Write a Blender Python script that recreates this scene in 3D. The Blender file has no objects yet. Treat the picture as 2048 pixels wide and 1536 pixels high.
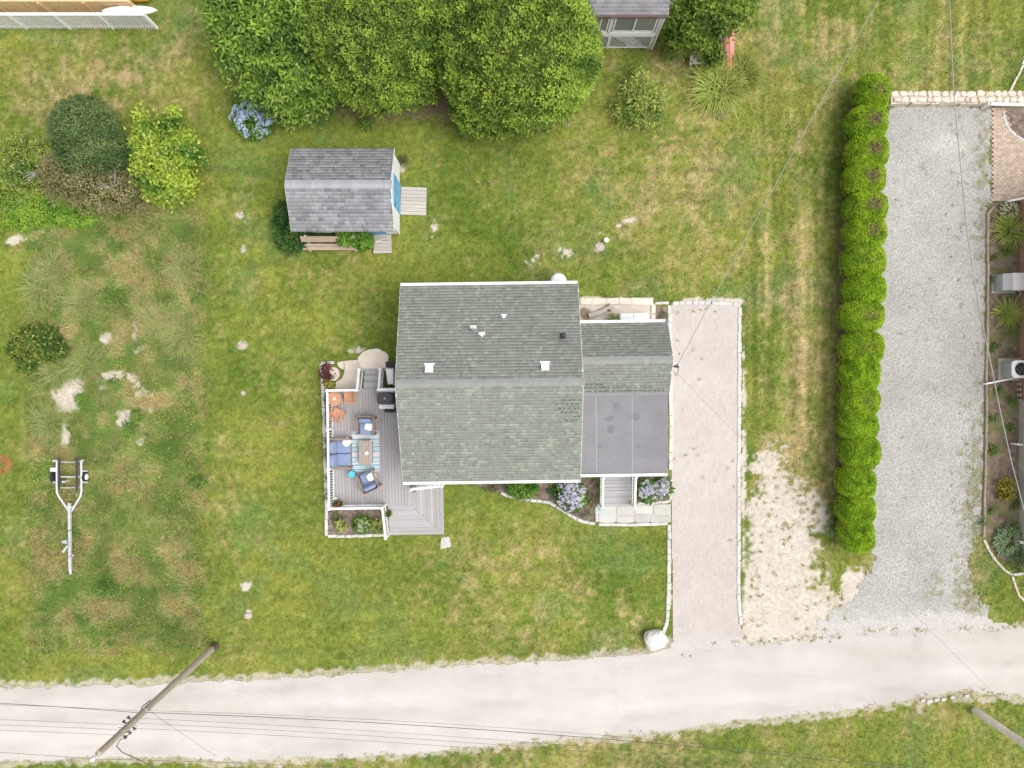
import bpy, math, random
import numpy as np
from mathutils import Vector, Matrix

random.seed(7)
RNG = np.random.RandomState(11)
scene = bpy.context.scene
COL = scene.collection

# ---------------------------------------------------------------- camera, sky, sun, exposure
H = 32.0            # flying height of the drone in metres
S = 0.0225          # metres per photo pixel on the ground (full size photo)
cam_d = bpy.data.cameras.new("camera")
cam_d.sensor_width = 36.0
cam_d.lens = 25.0
cam_d.clip_end = 2000.0
cam = bpy.data.objects.new("camera", cam_d)
cam.location = (0, 0, H)
cam.rotation_euler = (0, 0, 0)
COL.objects.link(cam)
scene.camera = cam

SUN_EL, SUN_AZ = math.radians(62), math.radians(106)     # azimuth clockwise from +Y
world = bpy.data.worlds.new("World")
scene.world = world
world.use_nodes = True
wn = world.node_tree
wn.nodes.clear()
sky = wn.nodes.new("ShaderNodeTexSky")
sky.sky_type = 'NISHITA'
sky.sun_disc = False
sky.sun_elevation = SUN_EL
sky.sun_rotation = SUN_AZ
sky.air_density = 1.0
sky.dust_density = 4.0
hs = wn.nodes.new("ShaderNodeHueSaturation")
hs.inputs["Saturation"].default_value = 0.22           # thin even cloud: nearly white sky
bg = wn.nodes.new("ShaderNodeBackground")
bg.inputs["Strength"].default_value = 0.15
wo = wn.nodes.new("ShaderNodeOutputWorld")
wn.links.new(sky.outputs[0], hs.inputs["Color"])
wn.links.new(hs.outputs[0], bg.inputs["Color"])
wn.links.new(bg.outputs[0], wo.inputs["Surface"])

sun_d = bpy.data.lights.new("sun", 'SUN')
sun_d.energy = 0.95
sun_d.angle = math.radians(40)
sun_d.color = (1.0, 0.965, 0.91)
sun = bpy.data.objects.new("sun", sun_d)
sd = Vector((math.sin(SUN_AZ) * math.cos(SUN_EL), math.cos(SUN_AZ) * math.cos(SUN_EL), math.sin(SUN_EL)))
sun.rotation_euler = sd.to_track_quat('Z', 'Y').to_euler()
sun.location = sd * 60
COL.objects.link(sun)

scene.view_settings.view_transform = 'Standard'
scene.view_settings.look = 'None'
scene.view_settings.gamma = 1.0
scene.view_settings.use_curve_mapping = False
scene.view_settings.exposure = 0.55
scene.cycles.use_denoising = True
scene.cycles.denoiser = 'OPENIMAGEDENOISE'
scene.cycles.denoising_input_passes = 'RGB_ALBEDO_NORMAL'
scene.cycles.denoising_prefilter = 'NONE'
scene.cycles.max_bounces = 6
scene.cycles.transparent_max_bounces = 6

# ---------------------------------------------------------------- helpers
def kz(z): return (H - z) / H
def W(px, py, z=0.0):
    """a point of the place from its photo pixel and its height above the lawn"""
    k = kz(z)
    return Vector(((px - 1024) * S * k, (768 - py) * S * k, z))

def mat(name, col=(.5, .5, .5), rough=.8, var=.12, scale=6.0, bump=0.0, attr=False, obvar=0.0, metal=0.0,
        spec=.3, fine=0.0, trans=0.0, stretch=None, bscale=None):
    m = bpy.data.materials.new(name)
    m.use_nodes = True
    nt = m.node_tree
    N, Lk = nt.nodes, nt.links
    b = N["Principled BSDF"]
    b.inputs["Roughness"].default_value = rough
    b.inputs["Metallic"].default_value = metal
    b.inputs["Specular IOR Level"].default_value = spec
    geo = N.new("ShaderNodeNewGeometry")
    vec = geo.outputs["Position"]
    if stretch:
        mp = N.new("ShaderNodeMapping")
        mp.inputs["Scale"].default_value = stretch
        Lk.new(vec, mp.inputs["Vector"])
        vec = mp.outputs[0]
    if attr:
        a = N.new("ShaderNodeAttribute")
        a.attribute_name = "Col"
        src = a.outputs["Color"]
    else:
        c = N.new("ShaderNodeRGB")
        c.outputs[0].default_value = (*col, 1)
        src = c.outputs[0]
    def mul(src, val):
        mx = N.new("ShaderNodeMix"); mx.data_type = 'RGBA'; mx.blend_type = 'MULTIPLY'
        mx.inputs["Factor"].default_value = 1
        Lk.new(src, mx.inputs["A"]); Lk.new(val, mx.inputs["B"])
        return mx.outputs["Result"]
    def noise(sc, detail=4, v=None):
        n = N.new("ShaderNodeTexNoise")
        n.inputs["Scale"].default_value = sc
        n.inputs["Detail"].default_value = detail
        n.inputs["Roughness"].default_value = .65
        Lk.new(v or vec, n.inputs["Vector"])
        return n.outputs["Fac"]
    def rng(fac, amp):
        r = N.new("ShaderNodeMapRange")
        r.inputs["From Min"].default_value = .25; r.inputs["From Max"].default_value = .75
        r.inputs["To Min"].default_value = 1 - amp; r.inputs["To Max"].default_value = 1 + amp
        Lk.new(fac, r.inputs["Value"])
        return r.outputs[0]
    if var: src = mul(src, rng(noise(scale), var))
    if fine: src = mul(src, rng(noise(scale * 9, 2), fine))
    if obvar:
        oi = N.new("ShaderNodeObjectInfo")
        r = N.new("ShaderNodeMapRange")
        r.inputs["To Min"].default_value = 1 - obvar; r.inputs["To Max"].default_value = 1 + obvar
        Lk.new(oi.outputs["Random"], r.inputs["Value"])
        src = mul(src, r.outputs[0])
    Lk.new(src, b.inputs["Base Color"])
    if bump:
        bp = N.new("ShaderNodeBump")
        bp.inputs["Strength"].default_value = bump
        bp.inputs["Distance"].default_value = .02
        Lk.new(noise(bscale or scale * 6, 3), bp.inputs["Height"])
        Lk.new(bp.outputs[0], b.inputs["Normal"])
    if trans:
        tr = N.new("ShaderNodeBsdfTranslucent")
        Lk.new(src, tr.inputs["Color"])
        mx = N.new("ShaderNodeMixShader")
        mx.inputs[0].default_value = trans
        Lk.new(b.outputs[0], mx.inputs[1]); Lk.new(tr.outputs[0], mx.inputs[2])
        Lk.new(mx.outputs[0], N["Material Output"].inputs["Surface"])
    return m

class MB:
    """collects simple shapes for one mesh"""
    def __init__(s): s.v = []; s.f = []
    def add(s, v, f):
        o = len(s.v); s.v += [tuple(p) for p in v]; s.f += [tuple(i + o for i in q) for q in f]; return s
    def box(s, x0, x1, y0, y1, z0, z1):
        v = [(x0,y0,z0),(x1,y0,z0),(x1,y1,z0),(x0,y1,z0),(x0,y0,z1),(x1,y0,z1),(x1,y1,z1),(x0,y1,z1)]
        return s.add(v, [(0,3,2,1),(4,5,6,7),(0,1,5,4),(1,2,6,5),(2,3,7,6),(3,0,4,7)])
    def cbox(s, cx, cy, cz, sx, sy, sz, rz=0.0, jit=0.0):
        c, n = math.cos(rz), math.sin(rz)
        v = []
        for z in (-.5, .5):
            for x, y in ((-.5,-.5),(.5,-.5),(.5,.5),(-.5,.5)):
                X, Y = x * sx + random.uniform(-jit, jit), y * sy + random.uniform(-jit, jit)
                v.append((cx + X * c - Y * n, cy + X * n + Y * c, cz + z * sz + random.uniform(-jit, jit) * .5))
        return s.add(v, [(0,3,2,1),(4,5,6,7),(0,1,5,4),(1,2,6,5),(2,3,7,6),(3,0,4,7)])
    def stone(s, cx, cy, z0, z1, sx, sy, rz=0.0, jit=.02, n=8, power=3.2):
        """a worn block: rounded outline, chamfered top"""
        c, sn = math.cos(rz), math.sin(rz)
        out = []
        if n == 8:
            q = min(.018, sx * .2, sy * .2)
            out = [(x * sx / 2 + dx * q + random.uniform(-jit, jit) * .6, y * sy / 2 + dy * q + random.uniform(-jit, jit) * .6)
                   for x, y, dx, dy in ((1,-1,-1,0),(1,-1,0,1),(1,1,0,-1),(1,1,-1,0),(-1,1,1,0),(-1,1,0,-1),(-1,-1,0,1),(-1,-1,1,0))]
            out = out[1:] + out[:1]
        for i in range(n if n != 8 else 0):
            a = 2 * math.pi * (i + .5) / n
            ca, sa = math.cos(a), math.sin(a)
            r = (abs(ca) ** power + abs(sa) ** power) ** (-1 / power)
            out.append((ca * r * sx / 2 + random.uniform(-jit, jit), sa * r * sy / 2 + random.uniform(-jit, jit)))
        ch = min(.03, (z1 - z0) * .3)
        v = []
        for zz, sc in ((z0, 1.0), (z1 - ch, 1.0), (z1, 1 - 2 * ch / max(.1, min(sx, sy)))):
            for x, y in out:
                x *= sc; y *= sc
                v.append((cx + x * c - y * sn, cy + x * sn + y * c, zz + (random.uniform(-jit, jit) * .4 if zz > z0 else 0)))
        f = []
        for k in range(2):
            for i in range(n):
                j = (i + 1) % n
                f.append((k*n+i, k*n+j, (k+1)*n+j, (k+1)*n+i))
        f.append(tuple(range(2*n, 3*n)))
        return s.add(v, f)
    def bar(s, p, q, w, h, up=(0, 0, 1)):
        p, q = Vector(p), Vector(q)
        d = (q - p).normalized()
        u = Vector(up)
        if abs(d.dot(u)) > .95: u = Vector((0, 1, 0))
        a = d.cross(u).normalized(); b = a.cross(d).normalized()
        v = []
        for e in (p, q):
            for i, j in ((-1,-1),(1,-1),(1,1),(-1,1)):
                v.append(e + a * (i * w / 2) + b * (j * h / 2))
        return s.add(v, [(0,1,2,3),(7,6,5,4),(0,4,5,1),(1,5,6,2),(2,6,7,3),(3,7,4,0)])
    def tube(s, pts, r, n=8, cap=True):
        pts = [Vector(p) for p in pts]
        rs = r if isinstance(r, (list, tuple)) else [r] * len(pts)
        v = []
        for i, p in enumerate(pts):
            d = (pts[min(i+1, len(pts)-1)] - pts[max(i-1, 0)]).normalized()
            u = Vector((0, 0, 1)) if abs(d.z) < .9 else Vector((0, 1, 0))
            a = d.cross(u).normalized(); b = a.cross(d)
            for k in range(n):
                t = 2 * math.pi * k / n
                v.append(p + (a * math.cos(t) + b * math.sin(t)) * rs[i])
        f = []
        for i in range(len(pts) - 1):
            for k in range(n):
                l = (k + 1) % n
                f.append((i*n+k, i*n+l, (i+1)*n+l, (i+1)*n+k))
        if cap:
            f.append(tuple(range(n))[::-1]); f.append(tuple(range((len(pts)-1)*n, len(pts)*n)))
        return s.add(v, f)
    def cyl(s, x, y, z0, z1, r0, r1=None, n=16):
        return s.lathe(x, y, [(0, z0), (r0, z0), (r1 if r1 is not None else r0, z1), (0, z1)], n)
    def lathe(s, cx, cy, prof, n=16):
        v = []
        for r, z in prof:
            for k in range(n):
                t = 2 * math.pi * k / n
                v.append((cx + r * math.cos(t), cy + r * math.sin(t), z))
        f = []
        for i in range(len(prof) - 1):
            for k in range(n):
                l = (k + 1) % n
                f.append((i*n+k, i*n+l, (i+1)*n+l, (i+1)*n+k))
        return s.add(v, f)
    def prism(s, pts, z0, z1):
        n = len(pts)
        a = sum(pts[i][0]*pts[(i+1)%n][1]-pts[(i+1)%n][0]*pts[i][1] for i in range(n))
        if a < 0: pts = pts[::-1]
        v = [(p[0], p[1], z0) for p in pts] + [(p[0], p[1], z1) for p in pts]
        f = [tuple(range(n))[::-1], tuple(range(n, 2*n))] + [(i, (i+1)%n, n+(i+1)%n, n+i) for i in range(n)]
        return s.add(v, f)
    def quad(s, *p): return s.add(p, [tuple(range(len(p)))])
    def cushion(s, cx, cy, cz, sx, sy, sz, rz=0.0, tilt=0.0, e=.35, nu=16, nv=8):
        c, n = math.cos(rz), math.sin(rz)
        ct, st = math.cos(tilt), math.sin(tilt)
        def sp(t, p): return math.copysign(abs(t) ** p, t)
        v = []
        for j in range(nv + 1):
            ph = -math.pi/2 + math.pi * j / nv
            for i in range(nu):
                th = 2 * math.pi * i / nu
                x = sp(math.cos(ph), .5) * sp(math.cos(th), e) * sx / 2
                y = sp(math.cos(ph), .5) * sp(math.sin(th), e) * sy / 2
                z = sp(math.sin(ph), .7) * sz / 2
                y, z = y * ct - z * st, y * st + z * ct
                v.append((cx + x * c - y * n, cy + x * n + y * c, cz + z))
        f = [(j*nu+i, j*nu+(i+1)%nu, (j+1)*nu+(i+1)%nu, (j+1)*nu+i) for j in range(nv) for i in range(nu)]
        return s.add(v, f)
    def mesh(s, name, smooth=False):
        m = bpy.data.meshes.new(name)
        m.from_pydata(s.v, [], s.f)
        if smooth: m.polygons.foreach_set("use_smooth", [True] * len(m.polygons))
        m.update()
        return m

def link(name, data, m=None, parent=None):
    o = bpy.data.objects.new(name, data)
    COL.objects.link(o)
    if parent: o.parent = parent
    if m and data and not data.materials: data.materials.append(m)
    return o
def tag(o, label=None, cat=None, group=None, kind=None):
    if label: o["label"] = label
    if cat: o["category"] = cat
    if group: o["group"] = group
    if kind: o["kind"] = kind
    return o

class T:
    """a thing: an Empty at its base; parts are built in its own axes"""
    def __init__(s, name, label, cat, loc, rz=0.0, group=None):
        s.root = link(name, None)
        s.root.empty_display_size = .2
        s.loc = Vector(loc); s.rz = rz
        s.root.location = s.loc; s.root.rotation_euler = (0, 0, rz)
        tag(s.root, label, cat, group)
    def f(s, px, py, z=0.0):
        p = W(px, py, z) - s.loc
        c, n = math.cos(-s.rz), math.sin(-s.rz)
        return Vector((p.x * c - p.y * n, p.x * n + p.y * c, p.z))
    def add(s, name, mb, m, parent=None, smooth=False, label=None, kind=None):
        o = link(name, mb.mesh(name, smooth) if isinstance(mb, MB) else mb, m, parent or s.root)
        if label: o["label"] = label
        if kind: o["kind"] = kind
        return o

def np_mesh(name, V, F, C=None, smooth=False):
    m = bpy.data.meshes.new(name)
    nv, nf, k = len(V), len(F), F.shape[1]
    m.vertices.add(nv); m.vertices.foreach_set("co", np.ascontiguousarray(V, np.float32).ravel())
    m.loops.add(nf * k); m.loops.foreach_set("vertex_index", np.ascontiguousarray(F, np.int32).ravel())
    m.polygons.add(nf)
    m.polygons.foreach_set("loop_start", np.arange(nf, dtype=np.int32) * k)
    m.polygons.foreach_set("loop_total", np.full(nf, k, np.int32))
    if smooth: m.polygons.foreach_set("use_smooth", np.ones(nf, bool))
    if C is not None:
        a = m.attributes.new("Col", 'FLOAT_COLOR', 'POINT')
        c4 = np.ones((nv, 4), np.float32); c4[:, :3] = C
        a.data.foreach_set("color", c4.ravel())
    m.update(calc_edges=True)
    return m

# ---- value noise on arrays
_G = {}
def vnoise(x, y, seed):
    if seed not in _G: _G[seed] = np.random.RandomState(seed).rand(256, 256)
    G = _G[seed]
    xi = np.floor(x).astype(int); yi = np.floor(y).astype(int)
    fx = x - xi; fy = y - yi
    fx = fx*fx*(3-2*fx); fy = fy*fy*(3-2*fy)
    a = G[xi & 255, yi & 255]; b = G[(xi+1) & 255, yi & 255]
    c = G[xi & 255, (yi+1) & 255]; d = G[(xi+1) & 255, (yi+1) & 255]
    return (a*(1-fx)+b*fx)*(1-fy) + (c*(1-fx)+d*fx)*fy
def fbm(x, y, scale, seed, octv=4, gain=.55):
    t = 0; a = 1; n = 0
    for i in range(octv):
        t = t + a * vnoise(x*scale*2**i + 13.7*i, y*scale*2**i + 5.1*i, seed + i)
        n += a; a *= gain
    return t / n
def sstep(a, b, x):
    t = np.clip((x - a) / (b - a), 0, 1)
    return t*t*(3-2*t)
def in_poly(x, y, poly):
    inside = np.zeros(np.shape(x), bool)
    n = len(poly)
    for i in range(n):
        x0, y0 = poly[i]; x1, y1 = poly[(i+1) % n]
        if y0 == y1: continue
        c = ((y0 > y) != (y1 > y)) & (x < (x1-x0)*(y-y0)/(y1-y0) + x0)
        inside ^= c
    return inside

# ---- foliage
def unit(v): return v / np.maximum(np.linalg.norm(v, axis=1, keepdims=True), 1e-9)
def leafset(P, D, L, Wd, C, N=None):
    n = len(P)
    side = unit(np.cross(D, RNG.normal(size=(n, 3)) * (1 if N is None else .45) + (0 if N is None else N)))
    L = np.broadcast_to(np.asarray(L, float), (n,))[:, None]; Wd = np.broadcast_to(np.asarray(Wd, float), (n,))[:, None]
    V = np.empty((n, 4, 3))
    V[:, 0] = P; V[:, 1] = P + D*L*.5 + side*Wd*.5; V[:, 2] = P + D*L; V[:, 3] = P + D*L*.5 - side*Wd*.5
    return V.reshape(-1, 3), np.arange(4*n).reshape(n, 4), np.repeat(C, 4, axis=0)
def join(sets):
    V, F, C = [], [], []; o = 0
    for v, f, c in sets:
        V.append(v); F.append(f + o); C.append(c); o += len(v)
    return np.concatenate(V), np.concatenate(F), np.concatenate(C)
def mixcol(a, b, t):
    t = np.clip(t, 0, 1)[:, None]
    return np.asarray(a)[None] * (1 - t) + np.asarray(b)[None] * t
def lobes_points(lobes, n, shell=.35, zmin=.05, bump=.12, seed=3):
    """points and outward directions through the outer shell of a union of ellipsoids"""
    area = np.array([l[3]*l[4] + l[3]*l[5] + l[4]*l[5] for l in lobes]); area /= area.sum()
    Ps, Ds, Dep = [], [], []
    for l, a in zip(lobes, area):
        k = max(8, int(n * a))
        d = unit(RNG.normal(size=(k, 3)))
        d[:, 2] = np.where(RNG.rand(k) < .7, np.abs(d[:, 2]), d[:, 2])
        dep = RNG.rand(k) ** 2.0 * shell
        nz = fbm(d[:, 0]*2.2 + d[:, 2], d[:, 1]*2.2 + 7 + d[:, 2]*.7, 1.6, seed, 3) - .5
        r = (1 - dep) * (1 + bump * 2 * nz)
        R = np.array(l[3:6]); c = np.array(l[0:3])
        p = c + d * R * r[:, None]
        keep = p[:, 2] > zmin
        for l2 in lobes:
            if l2 is l: continue
            q = (p - np.array(l2[0:3])) / np.array(l2[3:6])
            keep &= (q*q).sum(1) > .62
        Ps.append(p[keep]); Ds.append(unit(d[keep] / R)); Dep.append(dep[keep])
    return np.concatenate(Ps), np.concatenate(Ds), np.concatenate(Dep)
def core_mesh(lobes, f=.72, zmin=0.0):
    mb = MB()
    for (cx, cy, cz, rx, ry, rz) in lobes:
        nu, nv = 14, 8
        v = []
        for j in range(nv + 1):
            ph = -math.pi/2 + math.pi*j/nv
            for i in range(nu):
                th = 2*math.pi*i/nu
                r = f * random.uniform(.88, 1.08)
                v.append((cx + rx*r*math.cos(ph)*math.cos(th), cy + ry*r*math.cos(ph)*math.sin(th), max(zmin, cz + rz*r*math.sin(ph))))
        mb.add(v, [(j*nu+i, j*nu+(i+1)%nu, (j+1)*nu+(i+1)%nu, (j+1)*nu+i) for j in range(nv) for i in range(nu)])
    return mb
def blades(P, A, L, lean, Wd, C0, C1, seg=3):
    """arching blades: P base (n,3), A azimuth, lean 0..1; strips of quads"""
    n = len(P)
    ts = np.linspace(0, 1, seg + 1)
    dirh = np.stack([np.cos(A), np.sin(A), np.zeros(n)], 1)
    side = np.stack([-np.sin(A), np.cos(A), np.zeros(n)], 1)
    V = np.empty((n, seg + 1, 2, 3)); C = np.empty((n, seg + 1, 2, 3))
    for i, t in enumerate(ts):
        out = lean * (t ** 1.4) * L; z = L * (t - lean * .62 * t * t * 1.0) 
        c = P + dirh * out[:, None] + np.array([0, 0, 1.0])[None] * np.maximum(z, .01)[:, None]
        w = Wd * (1 - .85 * t)
        V[:, i, 0] = c + side * (w * .5)[:, None]; V[:, i, 1] = c - side * (w * .5)[:, None]
        cc = C0 * (1 - t) + C1 * t
        C[:, i, 0] = cc; C[:, i, 1] = cc
    b = np.arange(n)[:, None, None] * (2 * (seg + 1)) + (np.arange(seg) * 2)[None, :, None]
    F = b + np.array([0, 1, 3, 2])[None, None, :]
    return V.reshape(-1, 3), F.reshape(-1, 4), C.reshape(-1, 3)

# ---------------------------------------------------------------- materials
M = {}
M['ground'] = mat("lawn_soil", attr=True, rough=.95, var=.22, scale=5, fine=.32, bump=.35, bscale=60, spec=.1)
M['grass'] = mat("grass_blade", attr=True, rough=.7, var=.1, scale=3, spec=.2, trans=.25)
M['leaf'] = mat("leaf", attr=True, rough=.6, var=.10, scale=2.5, spec=.3, trans=.3)
M['petal'] = mat("petal", attr=True, rough=.7, var=.05, spec=.2, trans=.2)
M['road'] = mat("pale_gravel_road", (.60, .575, .54), rough=.95, var=.07, scale=1.2, fine=.05, bump=.3, bscale=40, spec=.1, stretch=(.25, 1, 1))
M['gravel'] = mat("grey_gravel", (.40, .395, .375), rough=.95, var=.10, scale=1.0, bump=1.0, bscale=22, spec=.1, attr=False)
M['paver'] = mat("driveway_paver", (.575, .52, .475), rough=.95, var=.05, scale=.8, fine=.07, bump=.4, bscale=30, spec=.1)
M['kerb'] = mat("pale_granite", (.60, .58, .55), rough=.9, var=.1, scale=8, obvar=.1, bump=.3)
M['stone'] = mat("cream_stone", (.66, .58, .48), rough=.9, var=.12, scale=6, obvar=.13, bump=.5)
M['mortar'] = mat("mortar", (.5, .43, .34), rough=.95, var=.1)
M['sandstone'] = mat("sandstone", (.68, .60, .51), rough=.9, var=.12, scale=2.2, obvar=.06, bump=.3)
M['bluestone'] = mat("bluestone", (.52, .50, .46), rough=.85, var=.12, scale=2, obvar=.1)
M['brick'] = mat("walk_brick", (.49, .385, .30), rough=.9, var=.12, scale=6, obvar=.16)
M['mulch'] = mat("mulch", (.17, .12, .095), rough=.95, var=.35, scale=9, fine=.35, bump=1, bscale=50, spec=.05)
M['sand'] = mat("bare_sand", (.58, .50, .40), rough=.95, var=.12, scale=3, fine=.08, bump=.3)
M['shingle'] = mat("asphalt_shingle", attr=True, rough=.95, var=.10, scale=.8, fine=.10, bump=.3, bscale=50, spec=.1)
M['flatroof'] = mat("rolled_roofing", (.235, .229, .240), rough=.9, var=.13, scale=.9, fine=.05, spec=.15)
M['ridge'] = mat("ridge_cap", (.275, .285, .262), rough=.9, var=.12, scale=4, obvar=.04)
M['white'] = mat("white_paint", (.87, .87, .86), rough=.55, var=.03, scale=3)
M['offwhite'] = mat("weathered_white", (.76, .75, .74), rough=.7, var=.14, scale=6, obvar=.06)
M['vinyl'] = mat("white_vinyl", (.82, .82, .82), rough=.45, var=.02)
M['siding'] = mat("white_siding", (.84, .84, .83), rough=.7, var=.05)
M['decking'] = mat("grey_decking", (.375, .355, .355), rough=.75, var=.07, scale=3, obvar=.05, stretch=(6, .6, 1))
M['deckingx'] = mat("grey_decking_crosswise", (.40, .385, .385), rough=.75, var=.07, scale=3, obvar=.05, stretch=(.6, 6, 1))
M['oldwood'] = mat("silvered_wood", (.50, .455, .41), rough=.85, var=.18, scale=4, obvar=.1, stretch=(.5, 7, 1))
M['tanwood'] = mat("bare_tan_wood", (.70, .49, .27), rough=.8, var=.15, scale=4, obvar=.1)
M['benchwood'] = mat("bench_wood", (.44, .34, .26), rough=.8, var=.16, scale=4, obvar=.08, stretch=(.5, 7, 1))
M['teak'] = mat("teak", (.58, .30, .17), rough=.6, var=.14, scale=6, obvar=.1)
M['wicker'] = mat("brown_frame", (.27, .205, .165), rough=.7, var=.15, scale=10)
M['tablewood'] = mat("greyed_table_wood", (.40, .33, .28), rough=.75, var=.2, scale=4, obvar=.1, stretch=(7, .5, 1))
M['bluecush'] = mat("blue_cushion", (.235, .295, .45), rough=.9, var=.1, scale=6, bump=.3)
M['pillow'] = mat("white_pillow", (.74, .73, .70), rough=.9, var=.08, scale=18)
M['aqua'] = mat("aqua_paint", (.10, .50, .60), rough=.5, var=.05)
M['bluedoor'] = mat("sky_blue_paint", (.155, .40, .60), rough=.6, var=.06)
M['black'] = mat("black_enamel", (.022, .022, .025), rough=.45, var=.1)
M['darkmetal'] = mat("dark_metal", (.06, .06, .065), rough=.5, var=.1)
M['galv'] = mat("galvanised_steel", (.60, .60, .61), rough=.5, var=.12, scale=8, metal=.25)
M['grey'] = mat("grey_metal", (.40, .41, .41), rough=.6, var=.05)
M['lightgrey'] = mat("light_grey_metal", (.66, .65, .63), rough=.6, var=.05)
M['rubber'] = mat("tyre_rubber", (.035, .035, .04), rough=.85, var=.1)
M['pole'] = mat("weathered_pole", (.44, .375, .31), rough=.9, var=.25, scale=5, stretch=(3, 3, .4))
M['wire'] = mat("wire_sheath", (.09, .085, .085), rough=.6, var=.05)
M['wirelight'] = mat("bare_cable", (.33, .32, .31), rough=.5, var=.05)
M['glass'] = mat("window_glass", (.22, .235, .23), rough=.08, var=.05, spec=.6)
M['screen'] = mat("pale_blind", (.45, .45, .44), rough=.6, var=.05)
M['terracotta'] = mat("terracotta", (.46, .20, .11), rough=.85, var=.12)
M['salmon'] = mat("salmon_plastic", (.70, .29, .23), rough=.45, var=.08)
M['yellow'] = mat("yellow_plastic", (.75, .42, .05), rough=.45, var=.05)
M['tanwall'] = mat("tan_stucco", (.46, .27, .18), rough=.9, var=.08, scale=2)
M['concrete'] = mat("concrete", (.48, .44, .38), rough=.95, var=.15, scale=3, fine=.08)
M['boulder'] = mat("pale_boulder", (.74, .71, .67), rough=.9, var=.14, scale=2.5, bump=.5)
M['bark'] = mat("bark", (.13, .10, .075), rough=.95, var=.3, scale=10)
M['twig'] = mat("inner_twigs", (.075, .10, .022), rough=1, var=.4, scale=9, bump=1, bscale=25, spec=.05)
M['deadtwig'] = mat("dead_twigs", (.34, .31, .28), rough=.95, var=.15)
M['timber'] = mat("edging_timber", (.40, .33, .25), rough=.9, var=.18, scale=5, obvar=.1)
M['orange'] = mat("orange_cord", (.50, .19, .09), rough=.6, var=.05)
M['pipe'] = mat("grey_pipe", (.5, .49, .47), rough=.6, var=.1)
M['ceramic'] = mat("white_ceramic", (.8, .79, .76), rough=.4, var=.03)
# ---------------------------------------------------------------- ground: lawn, meadow, road, drives
def PX(X, Y): return 1024 + X / S, 768 - Y / S
ROAD = [(-900,1392),(-100,1376),(0,1374),(300,1367),(600,1353),(900,1333),(1150,1316),(1280,1306),(1345,1296),(1420,1288),(1500,1284),
        (1600,1278),(1750,1262),(1960,1258),(2048,1254),(2900,1240),(2900,1400),(2048,1396),(1985,1386),(1925,1383),(1850,1396),(1640,1428),
        (1500,1442),(1300,1468),(1100,1482),(800,1508),(480,1524),(300,1514),(0,1524),(-900,1540)]
DRIVE = [(1342,606),(1480,608),(1478,1220),(1484,1260),(1500,1292),(1330,1304),(1345,1278),(1342,1045)]
GRAVEL = [(1785,204),(1982,206),(1984,400),(1976,420),(1974,640),(1972,900),(1968,1060),(1940,1100),(1938,1150),(1960,1200),(1990,1235),(2048,1262),
          (1600,1290),(1640,1240),(1710,1190),(1745,1130),(1735,1020),(1740,900),(1745,720),(1750,560),(1758,380),(1770,250)]
BED_R = [(1984,404),(2040,404),(2042,1140),(2030,1135),(1990,1112),(1968,1070),(1974,900),(1976,640),(1978,420)]
BRICKS = [(1983,212),(2100,212),(2100,404),(1990,404),(1984,400)]
BED_BL = [(645,735),(668,735),(668,1000),(775,1005),(775,1072),(652,1074)]
BED_F = [(930,960),(1195,955),(1195,1048),(1168,1044),(1140,1028),(1110,1010),(1060,998),(1005,988),(960,975)]
BED_F2 = [(1272,950),(1342,950),(1342,1002),(1272,1004)]
BED_B = [(1308,612),(1342,612),(1342,720),(1308,720)]
BACKPIT = [(1158,600),(1309,602),(1309,650),(1158,650)]
HOUSE = [(812,580),(1150,580),(1150,650),(1330,650),(1330,940),(1160,955),(812,955)]
DECKA = [(660,775),(725,775),(725,735),(768,735),(768,770),(800,770),(800,965),(885,965),(888,1068),(775,1070),(770,1025),(660,1025)]
SHED = [(590,335),(800,335),(800,466),(590,466)]
WALKF = [(1195,1005),(1342,1005),(1342,1048),(1195,1048)]
SLABS = [(664,722),(720,700),(775,700),(780,745),(720,778),(664,778)]
NEIGH = [(1100,-300),(1300,-300),(1300,92),(1100,92)]
NEIR = [(2038,400),(2400,400),(2400,1140),(2038,1140)]
SANDLOT = [(1486,960),(1500,912),(1560,900),(1600,930),(1630,1000),(1645,1080),(1665,1160),(1700,1240),(1640,1290),(1486,1290)]
MEADOW_X = (72, 402)

def gsum(px, py, L):
    t = 0
    for (x, y, sx, sy, a) in L:
        t = t + a * np.exp(-((px-x)/sx)**2 - ((py-y)/sy)**2)
    return t
SANDS = [(135,795,32,28,1.35),(148,775,20,16,.8),(130,868,12,26,1.05),(228,750,34,12,1.2),(208,775,16,16,.8),(250,838,18,24,1.1),(274,775,16,36,.6),(1690,1240,60,40,1.0),(1722,1185,26,40,.7),
         (213,676,13,14,1.25),(270,662,8,20,.95),(285,880,16,14,.9),(35,478,38,12,.8),(300,800,20,40,.5),(285,700,20,25,.6),
         (487,785,7,9,1.0),(485,690,9,8,1.15),(480,430,9,7,1.1),(486,500,6,14,.85),(495,1172,14,11,.9),(497,1230,9,10,1.0),
         (1262,440,16,8,.9),(1235,452,14,8,.8),(1198,493,10,10,1.2),(1200,470,6,8,.7),(1130,505,20,14,.75),(1070,520,26,24,.5),(1170,450,20,10,.4),
         (868,460,14,40,.38),(805,330,16,20,.6),(1350,1290,26,16,.9),(1310,1300,30,10,.8),
         (1535,925,50,30,.62),(1560,890,30,24,.5),(1700,1180,30,60,.6),(1470,605,20,6,.6),(1420,600,60,6,.8),(1200,598,60,6,.9),
         (1840,1410,10,20,.7),(1950,1400,60,8,.9),(1350,1465,14,18,.9),(460,225,16,40,.15),(1600,760,14,60,.35),(1540,960,40,30,.5),
         (720,700,60,10,.45),(1340,1150,6,90,.6),(1487,800,6,160,.7),(1487,1000,6,120,.6)]
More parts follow.
